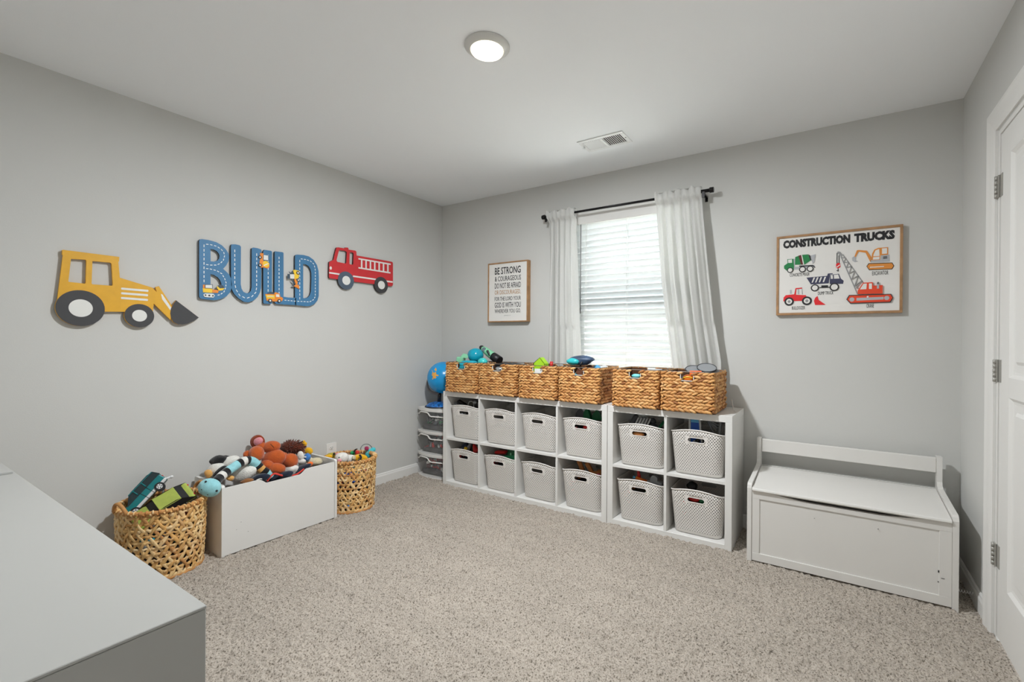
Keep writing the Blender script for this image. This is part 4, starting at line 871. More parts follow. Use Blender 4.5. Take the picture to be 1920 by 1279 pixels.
t = thing('green_disc', 'dark green toy disc in the lower bin', 'toy', T_(7, .06, -.05, .2)); build(MB().cyl(T_(7, .055, -.06, .27), T_(7, .05, -.075, .272), .05, n=28), 'disc', K_grn, t); build(MB().cyl(T_(7, .05, -.076, .272), T_(7, .049, -.08, .2725), .01), 'hub', K_mint, t)
toy(MB().box(-.055, .055, -.005, .005, -.03, .03, .002, M=rotm(0, -.15, .05), T=T_(7, .08, -.125, .245)), 'green_plate', C('plate_green', (30, 140, 92)), 'plain green plate in front of the green disc')
for i, (x, y, z, r) in enumerate(((-.055, -.06, .27, .4), (.01, -.055, .265, .5), (.07, -.07, .238, 1.3), (.10, -.03, .24, 1.5))):
    toy(MB().box(-.014, .014, -.012, .012, -.04, .04, .003, M=rotm(.1, r*(-1 if i < 2 else 1), .2), T=T_(9, x, y, z)), 'wooden_block', K_wood, ['upright wooden block nearest the shelf divider', 'tilted wooden block in the middle of its bin', 'wooden block lying flat beside the pink bead', 'wooden block lying at the back of its bin'][i], 'block', 'wooden blocks in the bin')
toy(MB().ell(T_(9, .105, -.11, .235), (.016, .016, .016)), 'pink_bead', K_pnk, 'round pink bead by the wooden blocks', 'bead')
t = thing('toy_drill', 'orange toy tool with a red tip lying in the lower bin', 'toy', T_(10, -.03, -.08, .2))
build(MB().tube([T_(10, -.045, -.10, .262), T_(10, .05, -.06, .232)], .012, n=10), 'barrel', K_orn, t); build(MB().cyl(T_(10, -.028, -.08, .262), T_(10, -.04, -.07, .31), .012, .008), 'tip', K_red, t); build(MB().cyl(T_(10, -.048, -.102, .264), T_(10, -.06, -.108, .268), .008), 'nozzle', K_sky, t)
toy(MB().prism([(-.045, 0), (.05, -.01), (.05, .03), (.022, .035)]+circ(0, .045, .024, n=10, a0=20, a1=160)+[(-.026, .032), (-.045, .03)], lambda u, v, w_: T_(10, .085, -.115, .235)+Vector((u, w_, v)), -.012, .012), 'grey_trowel', K_gry, 'pale grey toy handle in the orange tool bin')
toy(MB().ell(T_(11, -.06, -.02, .245), (.035, .03, .028), None, 12, 8, wob=.15), 'black_figure', K_blk, 'small black toy in the bottom bin by the bench')
toy(MB().ell(T_(11, -.02, -.13, .205), (.03, .014, .016)), 'red_toy', K_red, 'red toy seen through the handle of the bottom bin by the bench')
toy(MB().ell(T_(11, .03, -.13, .203), (.022, .014, .014)), 'mint_toy', K_grn, 'green toy seen through the handle of the bottom bin by the bench')
# ------------------------------------------------------------------ water hyacinth baskets on the shelf
HW, HD, HH = .158, .168, .236
M_hy = mat('hyacinth', (190, 130, 70), .65, island=[(140, 86, 44), (186, 128, 70), (208, 152, 90), (220, 170, 108), (190, 134, 76), (226, 180, 122)], noise=(70, .14)); M_hyin = mat('hyacinth_liner', (84, 52, 30), .9, noise=(40, .2)); M_wire = mat('basket_wire', (120, 112, 104), .4, metal=.5); M_lab = mat('notch_trim', (222, 220, 214), .6)
def hy_mesh():
    mb = MB(); path = rr_path(HW-.006, HD-.006, .014, 24, 24, 4); n = len(path); pts = path+[path[0]]; L_ = [0]
    for a, b in zip(pts, pts[1:]): L_.append(L_[-1]+math.hypot(b[0]-a[0], b[1]-a[1]))
    tot = L_[-1]; rows = 12; dz = HH/rows; rs = random.Random(5); ns = 40; i0 = 0
    for r in range(rows):
        for k in range(ns):
            s = ((k+.5*(r % 2)+rs.uniform(-.12, .12))/ns % 1)*tot; i = max(0, np.searchsorted(L_, s)-1); f = (s-L_[i])/(L_[i+1]-L_[i])
            x = pts[i][0]+(pts[i+1][0]-pts[i][0])*f; y = pts[i][1]+(pts[i+1][1]-pts[i][1])*f; z = (r+.5)*dz
            if abs(x) < .040 and z > HH-.052 and abs(y) > HD-.03: continue
            tx, ty = pts[i+1][0]-pts[i][0], pts[i+1][1]-pts[i][1]; g = math.atan2(ty, tx)
            M = rotm(rz=g) @ rotm(ry=(-1)**r*R_(rs.uniform(12, 24)))
            mb.ell((x, y, z+rs.uniform(-.0015, .0015)), (.0265, .0074, .0089*rs.uniform(.85, 1.1)), M, 6, 5)
    return mb.mesh('weave', M_hy)
def hy_liner():
    mb = MB(); a, b = HW-.010, HD-.010; th = .004; z1 = HH-.004
    mb.box(-a, -a+th, -b, b, .004, z1); mb.box(a-th, a, -b, b, .004, z1)
    for s_ in (-1, 1):
        y0_, y1_ = sorted((s_*b, s_*(b-th))); mb.box(-a+th, -.036, y0_, y1_, .004, z1); mb.box(.036, a-th, y0_, y1_, .004, z1); mb.box(-.036, .036, y0_, y1_, .004, HH-.050)
    mb.box(-a+th, a-th, -b+th, b-th, .004, .010)
    return mb.mesh('liner', M_hyin)
def hy_trim(s_):
    mb = MB(); b = HD-.004
    if 1:
        y0_, y1_ = sorted((s_*b, s_*(b-.007))); mb.box(-.040, -.036, y0_, y1_, HH-.052, HH-.003); mb.box(.036, .040, y0_, y1_, HH-.052, HH-.003); mb.box(-.040, .040, y0_, y1_, HH-.054, HH-.050)
    return mb.mesh('handle_trim', M_lab)
hyw, hyl, hyt, hyu = hy_mesh(), hy_liner(), hy_trim(-1), hy_trim(1); hyr = MB().tube([(x, y, HH) for x, y in rr_path(HW-.006, HD-.006, .016)], .0024, n=6, closed=True).mesh('rim_wire', M_wire)
HB = [(.470, .803), (.814, 1.172), (1.196, 1.517), (1.531, 1.843), (1.928, 2.236), (2.245, 2.561)]
HL = ['woven hyacinth basket beside the globe holding teal balls', 'woven hyacinth basket with a flat black case on top', 'woven hyacinth basket holding a lime green box', 'woven hyacinth basket under the narrow curtain holding a dark blue pouch', 'woven hyacinth basket in front of the blind with nothing above its rim', 'woven hyacinth basket under the wide curtain holding grey discs']
BK = []
JH = jumble_mesh(HW-.016, HD-.016, .19, [K_dgr, K_teal, K_wht, K_orn, K_blu, K_gry], 50, 9, taper=1.0)
for k, (xa_, xb_) in enumerate(HB):
    loc = Vector(((xa_+xb_)/2, [-.268, -.262, -.266, -.268, -.268, -.270][k], .7755))
    t = thing('woven_basket', HL[k], 'basket', loc, group='hyacinth baskets along the shelf top'); t.scale = ((xb_-xa_)/(2*HW), 1, 1)
    for me, nm, kd in ((hyw, 'weave', 'stuff'), (hyl, 'liner', None), (hyt, 'handle_trim', None), (hyu, 'handle_trim', None), (hyr, 'rim_wire', None)):
        o = bpy.data.objects.new(nm, me); COL.objects.link(o); o.parent = t
        if kd: o['kind'] = kd
    BK.append(loc)
    put_mesh(JH, 'toy_jumble', loc+Vector((0, 0, .011)), ['jumble of toys under the teal balls', 'jumble of toys under the black case', 'jumble of toys under the lime box', 'jumble of toys under the dark blue pouch', 'jumble of toys in the basket before the blind', 'jumble of toys under the grey discs'][k], 'toys', kind='stuff', rz=0 if k % 2 else math.pi)
def bp(x, y, Y): return px(x, y, 1, Y)
# toys on the baskets
c = bp(892, 666.5, -.26); t = thing('teal_ball', 'large glossy teal toy ball in the basket beside the globe', 'ball', (c.x, c.y, c.z-.064)); build(MB().ell(c, (.064, .064, .06), None, 28, 18), 'shell', C('gloss_teal', (20, 160, 186), .2), t); build(MB().tube([c+Vector((.056*math.cos(a*.13), -.034, .05*math.sin(a*.13))) for a in range(12, 25)], .003, n=6), 'seam', K_teal, t)
c = bp(905, 679, -.33); toy(MB().ell(c, (.042, .036, .034), None, 22, 14), 'turquoise_ball', C('turquoise', (66, 200, 196), .3), 'smaller turquoise ball in front of the large teal ball', 'ball')
c = bp(880, 681, -.36); toy(MB().ell(c, (.07, .04, .022), None, 20, 12, pw=.6), 'teal_bowl', K_teal, 'flat teal toy bowl lying at the basket front')
c = bp(878, 684, -.405); toy(MB().box(-.034, .034, -.012, .012, -.026, .024, .008, T=Vector((BK[0].x-.006, -.398, .985))), 'teal_block', K_teal, 'teal block showing in the basket handle beside the globe')
c = bp(864, 676, -.26); t = thing('mint_box', 'small open mint green toy box behind the basket rim', 'toy', (c.x, c.y, c.z-.03)); build(MB().box(-.03, .03, -.035, .035, -.03, .028, .006, T=c, M=rotm(0, .1, .4)), 'body', K_mint, t); build(MB().box(-.03, .03, -.003, .003, -.03, .03, .002, T=c+Vector((.03, .02, .038)), M=rotm(-1.1, .2, .4)), 'flap', K_mint, t)
p0, p1 = bp(903, 652, -.17), bp(934, 675, -.19); d_ = (p1-p0)
t = thing('mint_toy_rocket', 'long mint and black toy torch leaning out of the basket', 'toy', p1)
build(MB().tube([p0+d_*f for f in (.05, .15, .35, .6, .85, 1.05)], [.018, .026, .030, .033, .035, .036], n=16), 'body', K_mint, t); build(MB().tube([p0+d_*f for f in (-.07, -.02, .06)], [.014, .020, .021], n=14), 'cap', K_blk, t)
e_ = Vector((.3, -.95, .25)).normalized(); build(MB().cyl(p0+d_*.22+e_*.024, p0+d_*.22+e_*.032, .018, n=18), 'lens', C('smoke_lens', (110, 124, 132), .15), t)
build(MB().tube([p0+d_*f for f in (.70, .80, 1.08)], [.0345, .0362, .0375], n=16), 'grip', K_blk, t); build(MB().box(-.008, .008, -.012, .004, -.028, .028, .003, M=rotm(0, R_(-35), 0), T=p0+d_*.52+e_*.033), 'trigger', K_blk, t)
c = bp(975, 682, -.22); t = thing('black_case', 'flat black case lying on the second basket', 'case', c); build(MB().prism([(-.11, 0), (.12, 0), (.10, .012), (-.06, .030), (-.10, .016)], lambda u, v, w_: Vector((BK[1].x+.02+u, -.25+w_, .985+v)), -.09, .09), 'case', K_blk, t); build(MB().tube([Vector((BK[1].x-.03+.1*i/8, -.335, 1.010+.010*math.sin(math.pi*i/8))) for i in range(9)], .003, n=6), 'zip', K_dgr, t)
toy(MB().ell(Vector((BK[1].x-.006, -.395, .972)), (.03, .016, .018)), 'silver_toy', K_slv, 'silver toy showing in the handle of the black case basket')
c = Vector((BK[2].x-.022, -.345, .94)); t = thing('lime_box', 'lime green peaked open box standing in the third basket', 'box', c)
hp = [(-.045, 0), (.045, 0), (.048, .085), (.006, .128), (-.044, .088)]
build(MB().prism(hp, lambda u, v, w_: c+Vector((u, w_, v)), -.03, -.026), 'front', K_lime, t); build(MB().prism([(u*.98, v*.98) for u, v in hp], lambda u, v, w_: c+Vector((u, w_, v)), .022, .026), 'back', K_lime, t)
for a, b in zip(hp[1:]+hp[:1], hp[2:]+hp[:2]): build(MB().add([c+Vector((a[0], -.03, a[1])), c+Vector((b[0], -.03, b[1])), c+Vector((b[0], .026, b[1])), c+Vector((a[0], .026, a[1])), c+Vector((a[0]*.94, -.03, a[1]*.96+.001)), c+Vector((b[0]*.94, -.03, b[1]*.96+.001)), c+Vector((b[0]*.94, .026, b[1]*.96+.001)), c+Vector((a[0]*.94, .026, a[1]*.96+.001))], [(0,1,2,3),(7,6,5,4),(0,4,5,1),(2,6,7,3),(1,5,6,2),(0,3,7,4)]), 'wall', K_lime, t)
toy(MB().box(-.034, .034, -.003, .003, -.022, .020, .001, T=Vector((BK[2].x+.002, -.412, .968)), M=rotm(0, 0, .02)), 'paper_tag', K_wht, 'white paper tag in the handle of the lime box basket', 'tag')
c = Vector((BK[3].x-.085, -.24, 1.006)); t = thing('blue_pouch', 'dark blue and grey rolled pouch on the basket under the narrow curtain', 'pouch', c)
build(MB().ell(c+Vector((.0, 0, .045)), (.105, .05, .034), rotm(0, R_(-4), .1), 26, 14, wob=.08, seed=5), 'roll', C('pouch_blue', (64, 84, 112), .4, noise=(14, .5)), t); build(MB().ell(c+Vector((-.04, -.035, .036)), (.055, .03, .024), None, 18, 10, wob=.05), 'teal_pocket', C('pouch_teal', (50, 190, 196), .35), t)
build(MB().tube([c+Vector((.02+.004*i, -.045+.006*i, .01+.012*i)) for i in range(6)], .007, n=8), 'strap', K_blk, t)
c = bp(1034, 681, -.25); toy(MB().cyl(c-Vector((0, 0, .04)), c+Vector((0, 0, .012)), .012, n=12), 'red_marker', K_red, 'short red marker beside the dark blue pouch', 'marker')
for i, (xx, yy, m_, lb) in enumerate(((1105, 688, K_brn, 'brown card tile in the basket under the narrow curtain'), (1118, 688, K_sky, 'sky blue triangular tile in the basket under the narrow curtain'), (1132, 688, K_wht, 'white card tile in the basket under the narrow curtain'))):
    c = bp(xx, yy, -.22+.02*i); b = Vector((c.x, c.y, .985)); toy(MB().prism([(-.035, 0), (.035, 0), (.028, .024), (.0, .036), (-.03, .022)], lambda u, v, w_: b+Vector((u, w_+v*.3, v)), -.003, .003), 'card_tile', m_, lb, 'tile', 'tiles in the basket')
toy(MB().box(-.030, .030, -.006, .006, -.022, .022, .004, T=Vector((BK[3].x+.002, -.41, .975)), M=rotm(0, .5, 0)), 'wooden_tile', K_brn, 'brown toy in the handle of the blue pouch basket')
toy(MB().ell(Vector((BK[4].x, -.405, .972)), (.032, .014, .014)), 'turquoise_toy', C('turquoise2', (120, 210, 214), .4), 'pale turquoise toy in the handle of the basket before the blind')
toy(MB().box(-.05, .05, -.004, .004, -.02, .02, .001, T=Vector((BK[4].x+.03, -.135, .985)), M=rotm(.3, 0, 0)), 'white_card', K_wht, 'white card at the back of the basket before the blind', 'card')
for i, (xx, yy, Y, r, lb) in enumerate(((1325, 691, -.25, .056, 'round pale grey disc tilted on the end basket'), (1301, 694, -.24, .05, 'round grey disc half behind the other disc on the end basket'))):
    c = bp(xx, yy, Y); n_ = Vector((.12, -.38, .92)).normalized(); t = thing('grey_disc', lb, 'disc', c, group='grey discs on the end basket'); build(MB().cyl(c, c+n_*.006, r, n=30), 'disc', K_gry, t); build(MB().tube([c+n_*.006+(n_.orthogonal().normalized()*math.cos(a*.2094)+n_.cross(n_.orthogonal().normalized())*math.sin(a*.2094))*r for a in range(30)], .003, n=6, closed=True), 'rim', K_dgr, t)
c = bp(1340, 697, -.20); toy(MB().ell(Vector((2.49, -.21, 1.0)), (.055, .06, .028), None, 20, 10), 'grey_pan', C('pan_grey', (128, 128, 130), .4), 'grey toy pan at the corner of the end basket')
toy(MB().box(-.035, .035, -.03, .03, -.012, .012, .004, T=Vector((BK[5].x+.035, -.37, .999)), M=rotm(.2, 0, .3)), 'orange_tile', C('tile_orange', (234, 108, 50)), 'orange toy tile in front of the grey discs')
t = thing('orange_shell', 'bright orange toy shell in the handle of the end basket', 'toy', Vector((BK[5].x-.01, -.40, .96))); build(MB().ell(Vector((BK[5].x, -.402, .972)), (.034, .016, .022)), 'body', K_orn, t); build(MB().tube([Vector((BK[5].x-.03+.01*i, -.419+.0006*(i-3)**2, .972+.010*math.sin(i*.5))) for i in range(7)], .003, n=6), 'stripe', K_yel, t)
# ------------------------------------------------------------------ clear drawer tower
M_clear = mat('frosted_plastic', (205, 206, 206), .25, alpha=.08); M_fr = mat('drawer_frame', (224, 222, 218), .4)
GX0, GX1, GYb, GYf, GH = .030, .402, -.040, -.315, .60
gc = (GX0+GX1)/2; ghw = (GX1-GX0)/2
def bow(x): return GYf-.042*(1-((x-gc)/ghw)**2)
t = thing('drawer_tower', 'three tier white plastic drawer tower with clear bowed fronts in the corner', 'drawers', (gc, -.18, 0))
xs = [GX0+(GX1-GX0)*i/20 for i in range(21)]
def plate(z0, z1, inset=0): return MB().prism([(x, bow(x)+inset) for x in xs]+[(GX1, GYb), (GX0, GYb)], lambda u, v, w_: (u, v, w_), z0, z1)
build(plate(GH-.022, GH), 'top', M_fr, t)
for zz in (.0, .194, .388): build(plate(zz, zz+.016), 'tier_shelf', M_fr, t)
for xx in (GX0, GX1-.006): build(MB().box(xx, xx+.006, GYf+.002, GYb, .016, GH-.022), 'side_wall', M_clear, t)
build(MB().box(GX0+.006, GX1-.006, GYb-.005, GYb, .016, GH-.022), 'back_wall', M_clear, t)
for i, zz in enumerate((.018, .212, .406)):
    z1_ = zz+.168; mb = MB()
    def dfront(off): return [(x, bow(x)+.004+off) for x in xs[1:-1]]
    a = dfront(0); b = dfront(.003)[::-1]
    mb.prism(a+b, lambda u, v, w_: (u, v, w_), zz, z1_); dw = build(mb, 'drawer', M_clear, t, label='clear drawer with a bowed front')
    hp_ = [(.045, .030), (.070, .028), (.085, .012), (.10, .008), (.185, .008), (.20, .012), (.222, .034), (.24, .038), (.37, .038)]
    build(MB().tube([(x, bow(x)-.003, z1_-d) for x, d in hp_], .0055, n=8), 'handle_lip', M_fr, dw)
    build(MB().prism([(x, bow(x)+.001) for x in xs[1:-1]]+[(x, bow(x)+.007) for x in xs[1:-1]][::-1], lambda u, v, w_: (u, v, w_), z1_, z1_+.006), 'drawer_rim', M_fr, dw)
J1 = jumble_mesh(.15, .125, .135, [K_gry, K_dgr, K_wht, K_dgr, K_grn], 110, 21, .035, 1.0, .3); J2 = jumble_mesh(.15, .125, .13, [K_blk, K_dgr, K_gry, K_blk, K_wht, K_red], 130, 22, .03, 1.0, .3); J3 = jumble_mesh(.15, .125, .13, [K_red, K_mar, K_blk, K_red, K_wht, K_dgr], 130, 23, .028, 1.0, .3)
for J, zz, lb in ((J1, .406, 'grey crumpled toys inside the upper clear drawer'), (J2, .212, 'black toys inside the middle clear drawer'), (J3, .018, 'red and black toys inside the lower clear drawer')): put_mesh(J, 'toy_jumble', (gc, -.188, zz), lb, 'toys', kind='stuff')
# ------------------------------------------------------------------ globe
gcn = px(831.5, 708, 1, -.215); GR = .139
gl = thing('globe', 'blue world globe on a curved grey arm in the corner', 'globe', (gcn.x-.02, gcn.y, GH))
ax = (CR*math.sin(R_(22))+CU*math.cos(R_(22))).normalized()
build(MB().ell(gcn, (GR, GR, GR), None, 40, 24), 'sphere', mat('globe_blue', (20, 150, 214), .25, noise=(9, .10)), gl)
def onball(x, y, k=1.004):
    d = ray(x, y).normalized(); o_ = CP-gcn; b = o_.dot(d); c = o_.dot(o_)-(GR*k)**2; q = b*b-c
    if q <= 0: p = CP-d*b; return gcn+(p-gcn).normalized()*GR*k
    return CP+d*(-b-math.sqrt(q))
def land(poly, m_):
    pts = [onball(770+x/10.66, 640+y/10.66) for x, y in poly]; c = sum(pts, Vector())/len(pts); c = gcn+(c-gcn).normalized()*GR*1.006
    pts = [gcn+(p-gcn).normalized()*GR*1.004 for p in pts]; n = len(pts); mid = [gcn+((p+c)/2-gcn).normalized()*GR*1.005 for p in pts]
    build(MB().add(pts+mid+[c], [(i, (i+1) % n, n+(i+1) % n, n+i) for i in range(n)]+[(n+i, n+(i+1) % n, 2*n) for i in range(n)], 0, True), 'landmass', m_, gl)
land([(428, 575), (500, 612), (562, 682), (500, 740), (432, 766), (424, 670)], mat('land_orange', (226, 166, 72), .4))
land([(470, 575), (500, 522), (520, 560), (515, 598)], mat('land_orange', (226, 166, 72), .4)); land([(690, 600), (730, 590), (742, 640), (705, 660)], mat('land_pale', (226, 224, 200), .4))
# rings must reach behind the ball, away from the viewer, and clear the wall
arm = [gcn+(ax*math.cos(R_(a))+(CF*.35-CR*.94).normalized()*math.sin(R_(a)))*(GR+.014) for a in range(100, 196, 6)]
build(MB().tube(arm, [.007+.007*i/len(arm) for i in range(len(arm))], n=10), 'arm', mat('globe_arm', (112, 106, 104), .5), gl)
tpz = [gcn+(ax*math.cos(R_(a))+CF*math.sin(R_(a)))*(GR+.008) for a in range(-6, 60, 6)]
build(MB().tube(tpz, .006, n=8), 'meridian', mat('globe_band', (70, 58, 54), .5), gl)
bx_ = Vector((.185, -.215, GH))
ft_ = arm[-1]; build(MB().tube([ft_, (ft_+bx_+Vector((0, 0, .05)))/2, bx_+Vector((0, 0, .03))], .016, n=10), 'neck', K_blk, gl)
build(MB().lathe([(0, .046), (.05, .043), (.09, .030), (.112, .012), (.116, 0), (0, 0)], bx_, 32), 'base', mat('globe_base', (34, 104, 176), .35, noise=(45, .8)), gl)
build(MB().tube([bx_+Vector((.1165*math.cos(a*.2), .1165*math.sin(a*.2), .004)) for a in range(31)], .006, n=8), 'base_trim', K_blk, gl)
# ------------------------------------------------------------------ open weave floor baskets
M_sea = mat('seagrass', (205, 158, 96), .65, island=[(190, 140, 78), (220, 178, 114), (232, 200, 146), (186, 128, 68), (236, 208, 160), (214, 164, 96)], noise=(50, .12))
def lattice(cx, cy, a, b, h, seed, N=31, name='weave'):
    rs = random.Random(seed); mb = MB(); wd, th = .0072, .0028
    def P(t, z, off): n_ = Vector((b*math.cos(t)/b, a*math.sin(t)/a, 0)).normalized(); f = .93+.07*min(1, z/h*1.3); return Vector((cx+(b*f+off)*math.cos(t), cy+(a*f+off)*math.sin(t), z)), n_
    def ribbon(path, w_):
        vs = []
        for i, (p, n_) in enumerate(path):
            q = path[min(i+1, len(path)-1)][0]-path[max(i-1, 0)][0]; tn = q.normalized(); sd = n_.cross(tn).normalized(); w2 = w_*(1+.25*math.sin(i*1.7+seed))
            for s_, o in ((-1, 0), (-.55, th), (.55, th), (1, 0), (.55, -th), (-.55, -th)): vs.append(p+sd*(s_*w2)+n_*o)
        m_ = len(path); mb.add(vs, [(i*6+k, i*6+(k+1) % 6, (i+1)*6+(k+1) % 6, (i+1)*6+k) for i in range(m_-1) for k in range(6)], 0, True)
    dth_ = h/((a+b)/2)/math.tan(R_(58))
    for d in (1, -1):
        for k in range(N):
            t0 = 2*math.pi*(k+rs.uniform(-.12, .12))/N; nseg = 22; path = []; pp = rs.uniform(0, 6)
            for i in range(nseg+1):
                f = i/nseg; path.append(P(t0+d*dth_*f+.012*math.sin(9*f+pp), .006+(h-.016)*f, d*.0042*math.sin(2*math.pi*f*4+k*math.pi)+.001*math.sin(20*f+pp)))
            ribbon(path, wd*rs.uniform(.85, 1.2))
    nr = int(h/.032)
    for r in range(nr):
        z0_ = .022+(h-.05)*r/(nr-1); pp = rs.uniform(0, 6)
        for seg in range(8):      # several strands make up one course
            path = [P(2*math.pi*(seg+i/14*1.06)/8+pp, z0_+.003*math.sin(3*i+pp+seg), .0052*math.sin(N*(2*math.pi*(seg+i/14)/8))) for i in range(15)]
            ribbon(path, wd*rs.uniform(.8, 1.1))
    return mb
def floor_basket(label, cx, cy, a, b, h, seed, hand):
    t = thing('seagrass_basket', label, 'basket', (cx, cy, 0), group='open weave baskets on the carpet')
    build(lattice(cx, cy, a-.008, b-.008, h, seed), 'weave', M_sea, t, kind='stuff')
    ring = lambda z, k, o=0: [(cx+(b*k+o)*math.cos(i*math.pi/30), cy+(a*k+o)*math.sin(i*math.pi/30), z+.0015*math.sin(i*2.1)) for i in range(60)]
    build(MB().tube(ring(h-.006, 1, -.008), .0105, n=8, closed=True), 'rim', M_sea, t)
    rs = random.Random(seed); mb = MB()
    for i in range(46):
        g = 2*math.pi*i/46; c = Vector((cx+(b-.008)*math.cos(g), cy+(a-.008)*math.sin(g), h-.006)); n_ = Vector((math.cos(g), math.sin(g), 0))
        mb.tube([c+(n_*math.cos(q)+Vector((0, 0, 1))*math.sin(q))*.0118+n_.cross(Vector((0, 0, 1)))*.010*(q/6.28-.5) for q in [k*.785 for k in range(9)]], .0042, n=5)
    build(mb, 'rim_wrap', M_sea, t, kind='stuff')
    build(MB().tube(ring(.012, .93, -.008), .010, n=8, closed=True), 'base_ring', M_sea, t)
    build(MB().cyl((cx, cy, .006), (cx, cy, .012), min(a, b)*.9, n=40), 'base', mat('basket_floor', (120, 84, 50), .9), t)
    for g in hand:
        g = R_(g); c = Vector((cx+(b-.006)*math.cos(g), cy+(a-.006)*math.sin(g), h)); tn = Vector((-math.sin(g), math.cos(g), 0)); ou = Vector((math.cos(g), math.sin(g), 0))
        build(MB().tube([c+tn*(.045*math.cos(R_(q)))+Vector((0, 0, .052*math.sin(R_(q))-.01))+ou*(.012*math.sin(R_(q))) for q in range(0, 181, 15)], .0085, n=8), 'handle', M_sea, t)
    return t
floor_basket('tan open weave basket of toy cars beside the dresser', .204, -2.203, .186, .196, .352, 11, (-78, 102))
floor_basket('tan open weave basket of plush toys beside the outlet', .232, -1.132, .172, .185, .358, 12, ())
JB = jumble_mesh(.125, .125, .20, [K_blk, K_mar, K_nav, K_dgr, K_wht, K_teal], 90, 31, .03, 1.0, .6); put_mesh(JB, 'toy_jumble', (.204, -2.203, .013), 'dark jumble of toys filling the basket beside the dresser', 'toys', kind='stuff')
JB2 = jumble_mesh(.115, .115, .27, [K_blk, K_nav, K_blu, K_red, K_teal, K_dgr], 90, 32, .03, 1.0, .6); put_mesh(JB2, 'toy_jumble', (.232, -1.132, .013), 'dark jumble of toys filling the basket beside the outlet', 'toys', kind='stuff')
# ------------------------------------------------------------------ toy cars in the left basket
def toy_car(name, label, L_, wd, hh, cols, basis, org, wag):
    """basis = (forward, up); body is built from a side profile with its own glass, sills, wheels"""
    f, u = basis; f = f.normalized(); u = (u-f*u.dot(f)).normalized(); s = f.cross(u)
    P = lambda a, b, c: org+f*(a*L_)+u*(b*hh)+s*(c*wd)
    t = thing(name, label, 'toy car', org)
    bl_ = .68 if wag else .56; lo = [(-.5, .12), (.5, .12), (.5, .44), (.42, bl_-.08), (.22, bl_), (-.47, bl_+.02), (-.5, bl_-.08)]
    up_ = [(.22, .68), (.10, .94), (.04, .98), (-.36, 1.0), (-.45, .94), (-.48, .70)] if wag else [(.22, .56), (.06, .95), (0, 1.0), (-.20, 1.0), (-.27, .95), (-.42, .57)]
    build(MB().prism(lo, lambda a, b, c: P(a, b, c), -.5, .5), 'body', cols[0], t)
    build(MB().prism([(.5*1.005, .12), (.5*1.005, .33), (-.5*1.005, .33), (-.5*1.005, .12)], lambda a, b, c: P(a, b, c), .512, -.512), 'sill', cols[1], t)
    n = len(up_); top = MB()
    top.add([P(a, b, -.5+.10*(b-bl_)/(1-bl_)) for a, b in up_]+[P(a, b, .5-.10*(b-bl_)/(1-bl_)) for a, b in up_], [tuple(range(n)), tuple(range(n, 2*n))[::-1]]+[(i, (i+1) % n, n+(i+1) % n, n+i) for i in range(n)])
    build(top, 'cabin', cols[2], t)
    rx = [(a, b) for a, b in up_ if b > .93]; x0_, x1_ = min(a for a, b in rx), max(a for a, b in rx)
    build(MB().prism([(x0_-.02, -.41), (x1_+.02, -.41), (x1_+.02, .41), (x0_-.02, .41)], lambda a, c, w_: P(a, w_, c), .985, 1.04), 'roof', cols[3], t)
    build(MB().prism([(.20, -.44), (.48, -.42), (.48, .42), (.20, .44)], lambda a, c, w_: P(a, (bl_+.015 if w_ > .5 else bl_-.04)-(.08 if a > .4 else 0), c), 0, 1), 'bonnet', cols[0], t)
    for ch in t.children:
        bv = ch.modifiers.new('soft_edges', 'BEVEL'); bv.width = .007; bv.segments = 3; bv.limit_method = 'ANGLE'; bv.angle_limit = R_(25)
    for xx in (.30, -.30):
        for sd in (-1, 1):
            r = hh*.24; c0 = P(xx, .15, sd*.40); c1 = P(xx, .15, sd*.56); wl = build(MB().cyl(c0, c1, r, n=24), 'wheel', K_blk, t); build(MB().cyl(c1, c1+(c1-c0)*.06, r*.6, n=16), 'hub', K_wht, wl)
            for q in range(5):
                g = q*1.2566; build(MB().tube([c1+(c1-c0)*.07+(f*math.cos(g)+u*math.sin(g))*r*.2, c1+(c1-c0)*.07+(f*math.cos(g)+u*math.sin(g))*r*.55], r*.09, n=5), 'spoke', K_dgr, t if False else wl)
    for sd in (-.32, .32): build(MB().ell(P(-.495, .46, sd), (.005, .005, .005), None, 10, 8), 'tail_light', K_red, t)
    if wag:
        for pz_ in (.02, -.18):
            for sd in (-1, 1): build(MB().tube([P(pz_, bl_, sd*.495), P(pz_-.01, .985, sd*.405)], .0035, n=6), 'pillar', cols[0], t)
    for pz_ in (-.02, -.16 if wag else -.12):
        for sd in (-1, 1): build(MB().tube([P(pz_, .14, sd*.506), P(pz_, bl_, sd*.506)], .0012, n=5), 'door_seam', K_blk, t)
    return t
K_tc = C('car_teal', (14, 118, 122), .25); K_gl = C('car_glass', (26, 46, 50), .12); K_ol = C('car_olive', (168, 182, 84), .4, noise=(25, .12)); K_wl = C('car_sill', (214, 214, 214), .3)
def view_basis(x, y): v = ray(x, y).normalized(); r = v.cross(Vector((0, 0, 1))).normalized(); return r, r.cross(v), v
